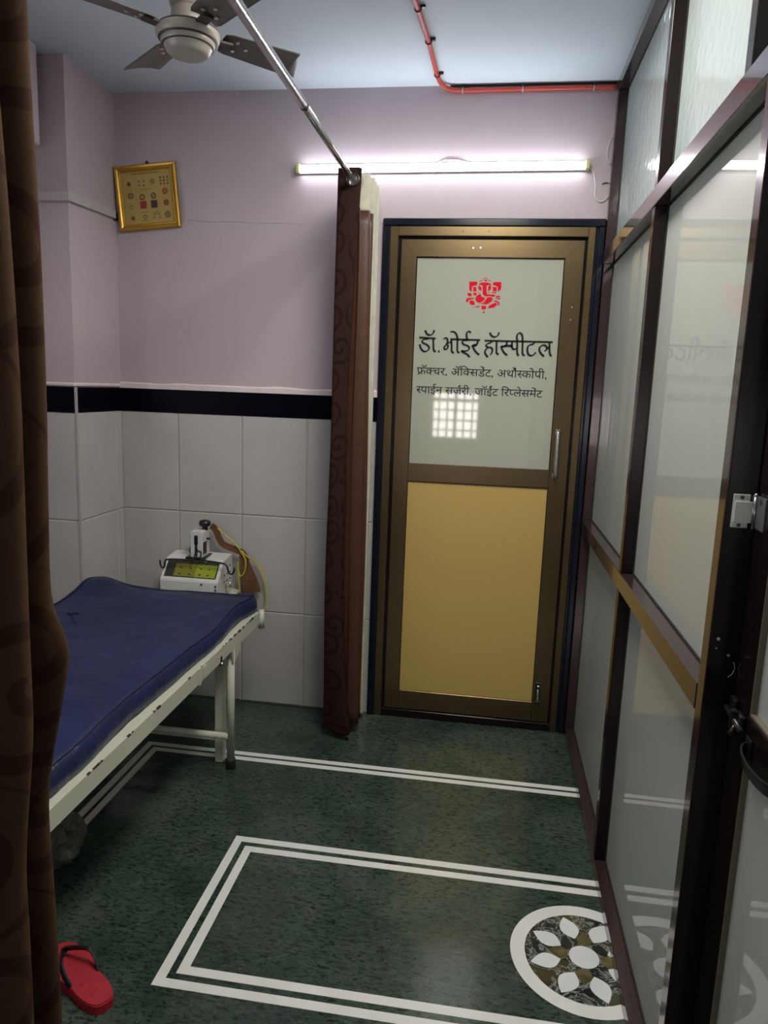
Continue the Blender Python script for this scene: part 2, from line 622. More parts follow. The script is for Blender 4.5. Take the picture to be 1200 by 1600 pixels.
# ------------------------------------------------------------------ floor with its inlay
def floor():
    mb = MB()
    mb.box((XL - 0.1, YR - 0.1, -0.06), (3.0, 0.1, 0.0), M['green_marble'])
    e = 0.0006
    W = M['white_marble']
    def strip(x0, y0, x1, y1):
        mb.box((min(x0, x1), min(y0, y1), -0.004), (max(x0, x1), max(y0, y1), e), W)
    # outer double border: along the back wall, then down the left
    xs, ys = -0.193, -0.471
    for k, (o, wd) in enumerate(((0.0, 0.026), (0.040, 0.026))):
        strip(xs + o, ys - o, 1.9, ys - o - wd)
        strip(xs + o, ys - o - wd, xs + o + wd, -3.4)
    # inner double rectangle
    xi, y1, y2 = 0.385, -1.014, -1.638
    for o, wd in ((0.0, 0.027), (0.046, 0.027)):
        a, b, c = xi + o, y1 - o, y2 + o
        strip(a, b, 1.9, b - wd)
        strip(a, c, 1.9, c + wd)
        strip(a, b - wd, a + wd, c + wd)
    # medallion
    cx, cy, r = 1.478, -1.341, 0.197
    n = 72
    def ring(r0, r1, m_, z):
        A = [mb.bm.verts.new((cx + r0 * math.cos(2 * PI * k / n), cy + r0 * math.sin(2 * PI * k / n), z)) for k in range(n)] if r0 > 0 else None
        B = [mb.bm.verts.new((cx + r1 * math.cos(2 * PI * k / n), cy + r1 * math.sin(2 * PI * k / n), z)) for k in range(n)]
        if A:
            fs = [mb.bm.faces.new((A[k], B[k], B[(k + 1) % n], A[(k + 1) % n])) for k in range(n)]
        else:
            fs = [mb.bm.faces.new(B)]
        mb._set(fs, m_)
    ring(0.158, r, W, 0.0008)
    ring(0, 0.1585, M['dark_marble'], 0.0006)
    P = 8
    for k in range(P):
        a = 2 * PI * (k + 0.36) / P
        def pt(rr, da):
            return (cx + rr * math.cos(a + da), cy + rr * math.sin(a + da))
        pts = []
        for i in range(13):
            f = i / 12
            pts.append(pt(0.066 + 0.084 * f, 0.30 * math.sin(PI * f ** 0.85) * (1 - 0.35 * f)))
        for i in range(11, 0, -1):
            f = i / 12
            pts.append(pt(0.066 + 0.084 * f, -0.30 * math.sin(PI * f ** 0.85) * (1 - 0.35 * f)))
        mb._set([mb.bm.faces.new([mb.bm.verts.new((x, y, 0.0012)) for x, y in pts])], M['petal'])
        b = a + PI / P
        dia = [(0.046, -0.30), (0.070, -0.34), (0.098, 0.0), (0.070, 0.34), (0.046, 0.30)]
        vs = [mb.bm.verts.new((cx + rr * math.cos(b + d), cy + rr * math.sin(b + d), 0.0010)) for rr, d in dia]
        mb._set([mb.bm.faces.new(vs)], M['olive_marble'] if k % 2 else M['dark_marble'])
    vs = [mb.bm.verts.new((cx + 0.040 * math.cos(2 * PI * k / 24), cy + 0.040 * math.sin(2 * PI * k / 24), 0.0012)) for k in range(24)]
    mb._set([mb.bm.faces.new(vs)], M['petal'])
    o = mb.build('floor')
    tag(o, 'polished green marble floor with white marble border strips and a flower medallion', 'floor', kind='structure')
floor()

mb = MB()
mb.box((XL - 0.1, YR - 0.1, H), (3.0, 0.1, H + 0.08), M['ceiling'])
tag(mb.build('ceiling'), 'white painted ceiling carrying the fan and the red conduit', 'ceiling', kind='structure')

# ------------------------------------------------------------------ walls
DX0, DX1, DZ = 0.655, 1.56, 2.185
def tiles(mb, plane, u0, u1, edges, sign=1):
    """plane(u, z, d) -> point d in front of the wall; glazed tiles with chamfered edges over grout"""
    us = [u0] + [e for e in edges if u0 + 0.004 < e < u1 - 0.004] + [u1]
    g, ch, th = 0.0012, 0.004, 0.009
    for i in range(len(us) - 1):
        for j in range(3):
            a, b, c, d = us[i] + g, us[i + 1] - g, TZ[j] + (0.004 if j == 0 else g), TZ[j + 1] - g
            A = [mb.bm.verts.new(plane(u, z, th - 0.003)) for u, z in ((a, c), (b, c), (b, d), (a, d))]
            B = [mb.bm.verts.new(plane(u, z, th)) for u, z in ((a + ch, c + ch), (b - ch, c + ch), (b - ch, d - ch), (a + ch, d - ch))]
            C = [mb.bm.verts.new(plane(u, z, 0)) for u, z in ((a, c), (b, c), (b, d), (a, d))]
            fs = [mb.bm.faces.new(B)]
            for k in range(4):
                fs.append(mb.bm.faces.new((A[k], A[(k + 1) % 4], B[(k + 1) % 4], B[k])))
                fs.append(mb.bm.faces.new((C[k], C[(k + 1) % 4], A[(k + 1) % 4], A[k])))
            mb._set(fs, M['tile'])

mb = MB()
P = M['paint']
mb.box((XL - 0.1, 0, 0), (DX0 + 0.01, 0.1, H), P)
mb.box((DX0 + 0.01, 0, DZ - 0.01), (XR + 0.1, 0.1, H), P)
mb.box((DX1 - 0.01, 0, 0), (XR + 0.1, 0.1, DZ - 0.01), P)
mb.box((DX0 + 0.01, 0.09, 0), (DX1 - 0.01, 0.1, DZ - 0.01), M['brown_dark'])
mb.box((XPIL, -0.004, 0), (DX0, 0.002, TZ[3]), M['grout'])
tiles(mb, lambda u, z, d: (u, -d, z), XPIL + 0.002, DX0 - 0.001, [TX0 + 0.3 * k for k in range(-1, 5)])
mb.box((XPIL, -0.012, TZ[3]), (DX0, 0.002, BAND), M['black_tile'], 0.002)
# uneven plaster lip above the band
N = 46
lip = []
for i in range(N + 1):
    x = XPIL + (DX0 - XPIL) * i / N
    h = 0.027 + 0.009 * noise.noise(Vector((x * 7, 2.0, 0)))
    lip.append([mb.bm.verts.new((x, -0.011, BAND)), mb.bm.verts.new((x, -0.010, BAND + h * 0.75)), mb.bm.verts.new((x, -0.001, BAND + h))])
mb._set([mb.bm.faces.new((lip[i][k], lip[i + 1][k], lip[i + 1][k + 1], lip[i][k + 1])) for i in range(N) for k in range(2)], M['plaster'])
# hairline crack in the paint
mb.tube(smooth_path([(-0.20, -0.0005, 2.178), (-0.10, -0.0005, 2.170), (0.0, -0.0005, 2.172), (0.1, -0.0005, 2.166), (0.22, -0.0005, 2.168), (0.32, -0.0005, 2.160)], 5), 0.0009, M['grout'], 4)
tag(mb.build('wall_back'), 'lilac painted back wall over pale tiles with a black tile band', 'wall', kind='structure')

# pillar in the far left corner
mb = MB()
mb.box((XL, -DPIL, 0), (XPIL, 0.0, H), P)
mb.box((XL, -DPIL - 0.004, 0), (XPIL + 0.004, -0.0, TZ[3]), M['grout'])
tiles(mb, lambda u, z, d: (u, -DPIL - d, z), XL, XPIL + 0.006, [XPIL - 0.3])
tiles(mb, lambda u, z, d: (XPIL + d, u, z), -DPIL - 0.006, -0.010, [-DPIL + 0.3])
mb.box((XL, -DPIL - 0.012, TZ[3]), (XPIL + 0.010, -0.011, BAND), M['black_tile'], 0.002)
mb.box((XPIL + 0.004, -DPIL - 0.0125, 0.0), (XPIL + 0.0125, -DPIL - 0.004, BAND), M['grout'])
mb.box((XL, -DPIL - 0.009, BAND), (XPIL + 0.008, -0.011, BAND + 0.018), M['plaster'], 0.006)
tag(mb.build('trim_1'), 'lilac painted corner pillar with a tiled foot beside the bed', 'pillar', kind='structure')

# dropped beam box on the left
mb = MB()
mb.box((XL, -1.5, 2.338), (-0.585, -0.45, H), P, 0.006)
tag(mb.build('trim_2'), 'boxed ceiling beam in front of the corner pillar', 'beam', kind='structure')

# left wall with a window beside the bed
mb = MB()
y0, y1, z0, z1 = -2.2, -1.3, 1.2, 2.1
for a, b in (((XL - 0.1, YR, 0), (XL, y0, H)), ((XL - 0.1, y1, 0), (XL, 0, H)), ((XL - 0.1, y0, 0), (XL, y1, z0)), ((XL - 0.1, y0, z1), (XL, y1, H))):
    mb.box(a, b, P)
tag(mb.build('wall_left'), 'lilac painted left wall behind the bed', 'wall', kind='structure')
mb = MB()
for yy in (y0, y1 - 0.04):
    mb.box((XL - 0.08, yy, z0), (XL - 0.03, yy + 0.04, z1), M['white_plastic'])
for zz in (z0, z1 - 0.04):
    mb.box((XL - 0.08, y0, zz), (XL - 0.03, y1, zz + 0.04), M['white_plastic'])
mb.box((XL - 0.07, (y0 + y1) / 2 - 0.015, z0), (XL - 0.04, (y0 + y1) / 2 + 0.015, z1), M['white_plastic'])
tag(mb.build('window_2'), 'white framed window in the left wall', 'window', kind='structure')

# rear wall with the grilled window that shows as a reflection in the door glass
mb = MB()
wx0, wx1, wz0, wz1 = 0.42, 1.02, 0.90, 1.50
for a, b in (((XL - 0.1, YR - 0.1, 0), (wx0, YR, H)), ((wx1, YR - 0.1, 0), (3.0, YR, H)), ((wx0, YR - 0.1, 0), (wx1, YR, wz0)), ((wx0, YR - 0.1, wz1), (wx1, YR, H))):
    mb.box(a, b, P)
tag(mb.build('wall_rear'), 'lilac painted wall behind the viewer', 'wall', kind='structure')
mb = MB()
F_ = M['white_plastic']
for xx in (wx0, wx1 - 0.04, 0.70):
    mb.box((xx, YR - 0.06, wz0), (xx + 0.04, YR - 0.02, wz1), F_)
for zz in (wz0, wz1 - 0.04, 1.36):
    mb.box((wx0, YR - 0.06, zz), (wx1, YR - 0.02, zz + 0.04), F_)
for k in range(1, 6):
    x = wx0 + (wx1 - wx0) * k / 6
    mb.cyl((x, YR - 0.075, wz0), (x, YR - 0.075, wz1), 0.011, M['dark_metal'], 8)
for k in range(1, 5):
    z = wz0 + (wz1 - wz0) * k / 5
    mb.cyl((wx0, YR - 0.085, z), (wx1, YR - 0.085, z), 0.010, M['dark_metal'], 8)
tag(mb.build('window_1'), 'grilled window in the wall behind the viewer', 'window', kind='structure')

# ------------------------------------------------------------------ aluminium partition
def partition():
    root = empty('wall_right', (XP, -1.5, 0))
    tag(root, 'dark brown aluminium partition with frosted panes along the right side', 'partition', kind='structure')
    B, D = M['brown_alu'], M['brown_dark']
    G0, G1 = XP + 0.038, XP + 0.044
    def member(name, a, b, m_=B, bev=0.0015):
        q = MB()
        q.box(a, b, m_, bev)
        return q.build(name, root)
    YE = -4.6
    member('bottom_rail', (XP, -1.828, 0), (XR, -0.001, 0.038))
    member('bottom_rail', (XP, YE, 0), (XR, -2.69, 0.038))
    member('middle_rail', (XP - 0.002, -1.79, 0.926), (XR, -0.001, 0.977))
    member('transom_rail', (XP - 0.003, YE, 2.010), (XR, -0.001, 2.060))
    member('top_rail', (XP, YE, 2.650), (XR, -0.001, H - 0.001))
    member('corner_post', (XP, -0.042, 0.038), (XR, -0.001, 0.926))
    member('corner_post', (XP, -0.042, 0.977), (XR, -0.001, 2.010))
    member('corner_post', (XP, -0.042, 2.060), (XR, -0.001, 2.650))
    for za, zb in ((0.038, 0.926), (0.977, 2.010), (2.060, 2.650)):
        member('mullion', (XP + 0.001, -0.962, za), (XR, -0.924, zb), D)
    member('upper_post', (XP + 0.001, -1.692, 2.060), (XR, -1.655, 2.650), D)
    member('jamb', (XP + 0.001, -1.828, 0.038), (1.640, -1.79, 2.010), D)
    member('jamb_facing', (XP - 0.0005, -1.8265, 0.038), (XP + 0.003, -1.7915, 2.010), B, 0.0008)
    member('bottom_rail_step', (1.575, -2.64, 0.0), (XR, -1.828, 0.006), D)
    member('end_post', (XP, YE - 0.04, 0.0), (XR, YE, H - 0.001))
    def pane(name, ya, yb, za, zb, m_):
        q = MB()
        q.box((G0, ya - 0.004, za - 0.004), (G1, yb + 0.004, zb + 0.004), m_)
        o = q.build(name, root)
        r = MB()
        t_ = 0.004
        for a, b in (((G0 - 0.004, ya, za), (G0, ya + t_, zb)), ((G0 - 0.004, yb - t_, za), (G0, yb, zb)),
                     ((G0 - 0.004, ya, za), (G0, yb, za + t_)), ((G0 - 0.004, ya, zb - t_), (G0, yb, zb))):
            r.box(a, b, M['gasket'])
        r.build('gasket', o)
    for ya, yb in ((-0.924, -0.042), (-1.79, -0.962)):
        pane('glass_pane', ya, yb, 0.038, 0.926, M['frost'])
        pane('glass_pane', ya, yb, 0.977, 2.010, M['frost'])
    pane('glass_pane', -0.924, -0.042, 2.060, 2.650, M['pebble'])
    pane('glass_pane', -1.655, -0.962, 2.060, 2.650, M['pebble'])
    pane('glass_pane', YE, -1.692, 2.060, 2.650, M['pebble'])
    # fixed part beyond the hinged door, behind the viewer
    member('jamb', (XP + 0.001, -2.69, 0.0), (1.640, -2.645, 2.010), D)
    pane('glass_pane', YE, -2.69, 0.038, 2.010, M['frost'])
    # scuffs and screw heads on the reveal of the jamb
    YJ = -1.8285
    for x, z, s_ in ((1.564, 1.077, 0.0028), (1.584, 1.048, 0.0026), (1.562, 1.060, 0.0012)):
        q = MB()
        q.cyl((x, YJ - 0.0015, z), (x, YJ + 0.001, z), s_, M['chrome'], 10)
        q.build('screw', root)
    q = MB()
    q.tube(smooth_path([(1.594, YJ, 1.036), (1.597, YJ, 1.025), (1.593, YJ, 1.013), (1.587, YJ, 1.008)], 5), 0.0007, M['chrome'], 4)
    q.build('scratch', root)
    return root
partition()

def partition_door():
    root = empty('door_2', (1.60, -2.2, 0.008))
    tag(root, 'dark brown hinged partition door with frosted panes at the right edge', 'door', kind='structure')
    D = M['brown_dark']
    xa, xb = 1.600, 1.636
    Y0, Y1 = -2.640, -1.833
    def member(name, a, b, m_=D):
        q = MB()
        q.box(a, b, m_, 0.0015)
        return q.build(name, root)
    member('stile', (xa, -1.903, 0.012), (xb, Y1, 2.003))
    member('stile', (xa, Y0, 0.012), (xb, Y0 + 0.07, 2.003))
    member('lock_rail', (xa, Y0 + 0.07, 0.895), (xb, -1.903, 0.972))
    member('top_rail', (xa, Y0 + 0.07, 1.933), (xb, -1.903, 2.003))
    member('bottom_rail', (xa, Y0 + 0.07, 0.012), (xb, -1.903, 0.082))
    for za, zb in ((0.082, 0.895), (0.972, 1.933)):
        q = MB()
        q.box((xa + 0.014, Y0 + 0.066, za - 0.004), (xa + 0.020, -1.899, zb + 0.004), M['frost'])
        g = q.build('glass_pane', root)
        q = MB()
        q.box((xa + 0.004, Y0 + 0.07, za), (xa + 0.014, -1.903, za + 0.004), M['bead_tan'])
        q.build('bead', g)
        q = MB()
        q.box((xa + 0.004, -1.907, za + 0.004), (xa + 0.014, -1.903, zb), M['bead_tan'])
        q.build('bead', g)
    # butt hinges: white leaf on the jamb reveal, grey leaf on the door
    YJ = -1.828
    for zc in (1.308, 0.14, 1.86):
        q = MB()
        q.box((1.561, YJ - 0.0035, zc - 0.029), (1.588, YJ, zc + 0.029), M['hinge_white'], 0.0008)
        q.box((1.5635, YJ - 0.0060, zc - 0.020), (1.592, YJ - 0.003, zc + 0.017), M['hinge_white'], 0.0008)
        h = q.build('hinge', root, 'white metal hinge')
        q = MB()
        q.cyl((1.5955, YJ - 0.006, zc - 0.030), (1.5955, YJ - 0.006, zc + 0.026), 0.0042, M['chrome'], 14)
        q.sphere((1.5955, YJ - 0.006, zc + 0.028), 0.0046, M['chrome'])
        q.build('knuckle', h)
        q = MB()
        q.box((1.5975, YJ - 0.045, zc - 0.028), (1.6005, YJ - 0.008, zc + 0.028), M['hinge_grey'], 0.0008)
        q.build('leaf', h)
        for x, z in ((1.5745, 0.0235), (1.5735, -0.0245)):
            q = MB()
            q.cyl((x, YJ - 0.0048, zc + z), (x, YJ - 0.003, zc + z), 0.0034, M['screw'], 10)
            q.build('screw', h)
        q = MB()
        q.cyl((1.5965, YJ - 0.026, zc + 0.02), (1.598, YJ - 0.026, zc + 0.02), 0.0045, M['screw'], 10)
        q.build('screw', h)
    # black loop pull on the lock rail
    q = MB()
    pts = []
    for i in range(25):
        a = PI * i / 24
        pts.append((xa - 0.003 - 0.020 * math.sin(a) ** 0.85, -2.000 + 0.070 * math.cos(a), 0.925 - 0.006 * math.sin(a)))
    q.tube(pts, 0, M['black_plastic'], flat=(0.0018, 0.011))
    q.build('handle', root, 'black loop handle')
    for y in (-1.933, -2.067):
        q = MB()
        q.box((xa - 0.005, y - 0.012, 0.908), (xa - 0.0002, y + 0.012, 0.945), M['black_plastic'], 0.002)
        q.build('handle_mount', root)
    # black sliding bolt at the edge of the door
    q = MB()
    q.box((xa - 0.010, -1.905, 0.940), (xa, -1.872, 0.968), M['black_plastic'], 0.003)
    q.cyl((xa - 0.013, -1.925, 0.948), (xa - 0.013, -1.842, 0.958), 0.0055, M['black_plastic'], 12)
    q.box((xa - 0.020, -1.888, 0.934), (xa - 0.008, -1.876, 0.972), M['black_plastic'], 0.003)
    q.cyl((xa - 0.013, -1.895, 0.950), (xa - 0.024, -1.900, 0.932), 0.0038, M['dark_metal'], 10)
    q.box((xa - 0.010, -1.866, 0.946), (xa, -1.842, 0.982), M['black_plastic'], 0.003)
    q.build('bolt', root, 'black sliding bolt')
partition_door()

# ------------------------------------------------------------------ consulting room door
def main_door():
    root = empty('door_1', (1.1, 0, 0))
    tag(root, 'bronze framed door with a lettered opal glass panel above a gold panel', 'door', kind='structure')
    BV, BH = M['bronze_v'], M['bronze_h']
    def member(name, boxes, m_, bev=0.0015, parent=root, label=None):
        q = MB()
        for a, b in boxes:
            q.box(a, b, m_, bev)
        return q.build(name, parent, label)
    K = M['trim_black']
    # polished black stone surround in two steps
    q = MB()
    q.box((0.655, -0.022, 0), (0.686, 0.09, 2.155), K, 0.004)
    q.box((1.524, -0.022, 0), (1.549, 0.09, 2.155), K, 0.004)
    q.box((1.512, -0.010, 0), (1.526, 0.09, 2.155), K, 0.003)
    q.box((0.655, -0.022, 2.155), (1.549, 0.09, 2.185), K, 0.004)
    q.build_each('surround', root, 'polished black stone surround')
    # fixed frame
    member('frame_upright', [((0.686, -0.014, 0), (0.720, 0.06, 2.155))], BV)
    member('frame_upright', [((1.485, -0.014, 0), (1.513, 0.06, 2.155))], BV)
    member('frame_head', [((0.720, -0.014, 2.117), (1.485, 0.06, 2.155))], BH)
    member('threshold', [((0.686, -0.012, 0), (1.513, 0.06, 0.036))], M['brown_dark'])
    # rebate seen as a dark line round the leaf
    q = MB()
    q.box((0.720, 0.012, 0.036), (0.734, 0.05, 2.117), M['brown_dark'])
    q.box((1.474, 0.012, 0.036), (1.485, 0.05, 2.117), M['brown_dark'])
    q.box((0.734, 0.012, 2.104), (1.474, 0.05, 2.117), M['brown_dark'])
    q.build_each('rebate', root)
    # leaf: mitred top corners
    leaf = MB()
    yf, yb = -0.006, 0.035
    def prism_xz(q, poly, m_):
        q.prism(poly, 'y', yf, yb, m_)
    prism_xz(leaf, [(0.734, 0.040), (0.798, 0.040), (0.798, 2.036), (0.734, 2.104)], BV)
    o = leaf.build('leaf_stile', root)
    q = MB()
    prism_xz(q, [(1.402, 0.040), (1.474, 0.040), (1.474, 2.104), (1.402, 2.036)], BV)
    o = q.build('leaf_stile', root)
    q = MB()
    prism_xz(q, [(0.798, 2.0365), (1.402, 2.0365), (1.4735, 2.104), (0.7345, 2.104)], BH)
    q.build('leaf_top_rail', root)
    member('leaf_middle_rail', [((0.7985, yf, 1.098), (1.4015, yb, 1.176))], BH)
    member('leaf_bottom_rail', [((0.7985, yf, 0.040), (1.4015, yb, 0.130))], BH)
    q = MB()
    for a, b in (((0.798, -0.003, 1.176), (0.802, 0.01, 2.036)), ((1.398, -0.003, 1.176), (1.402, 0.01, 2.036)),
                 ((0.798, -0.003, 2.032), (1.402, 0.01, 2.036)), ((0.798, -0.003, 0.130), (0.801, 0.01, 1.098)),
                 ((1.399, -0.003, 0.130), (1.402, 0.01, 1.098)), ((0.798, -0.003, 1.095), (1.402, 0.01, 1.098))):
        q.box(a, b, M['brown_dark'])
    q.build_each('bead', root)
    glass = member('glass_panel', [((0.800, 0.002, 1.172), (1.400, 0.008, 2.034))], M['opal'], 0)
    glass['label'] = 'opal glass panel with the hospital lettering'
    member('lower_panel', [((0.800, 0.002, 0.126), (1.400, 0.008, 1.097))], M['gold_panel'], 0, label='gold coloured lower panel')
    # D handle
    q = MB()
    q.tube(smooth_path([(1.424, -0.006, 1.335), (1.424, -0.030, 1.335), (1.424, -0.034, 1.322), (1.424, -0.034, 1.245),
                        (1.424, -0.034, 1.168), (1.424, -0.030, 1.155), (1.424, -0.006, 1.155)], 6), 0.0085, M['steel'], 14)
    q.box((1.413, -0.010, 1.322), (1.436, -0.006, 1.348), M['steel'], 0.002)
    q.box((1.413, -0.010, 1.142), (1.436, -0.006, 1.168), M['steel'], 0.002)
    q.build('handle', root, 'steel D handle')
    # tower bolt at the bottom
    q = MB()
    q.box((1.412, -0.010, 0.120), (1.434, -0.006, 0.225), M['dark_metal'], 0.001)
    q.cyl((1.423, -0.016, 0.118), (1.423, -0.016, 0.215), 0.005, M['chrome'], 12)
    for z in (0.205, 0.135):
        q.box((1.414, -0.021, z - 0.008), (1.433, -0.008, z + 0.008), M['dark_metal'], 0.002)
    q.cyl((1.423, -0.016, 0.155), (1.423, -0.036, 0.155), 0.004, M['chrome'], 10)
    q.build('tower_bolt', root)
    q = MB()
    for x, z in ((1.03, 2.072), (1.06, 2.073), (1.442, 1.845), (1.440, 1.795)):
        q.cyl((x, -0.0085, z), (x, -0.005, z), 0.0035, M['chrome'], 10)
    for x, z in ((0.985, 2.137), (1.09, 2.136), (1.499, 0.09)):
        q.cyl((x, -0.0165, z), (x, -0.013, z), 0.0028, M['dark_metal'], 10)
    q.build_each('screw', root)
    return glass
DOOR_GLASS = main_door()

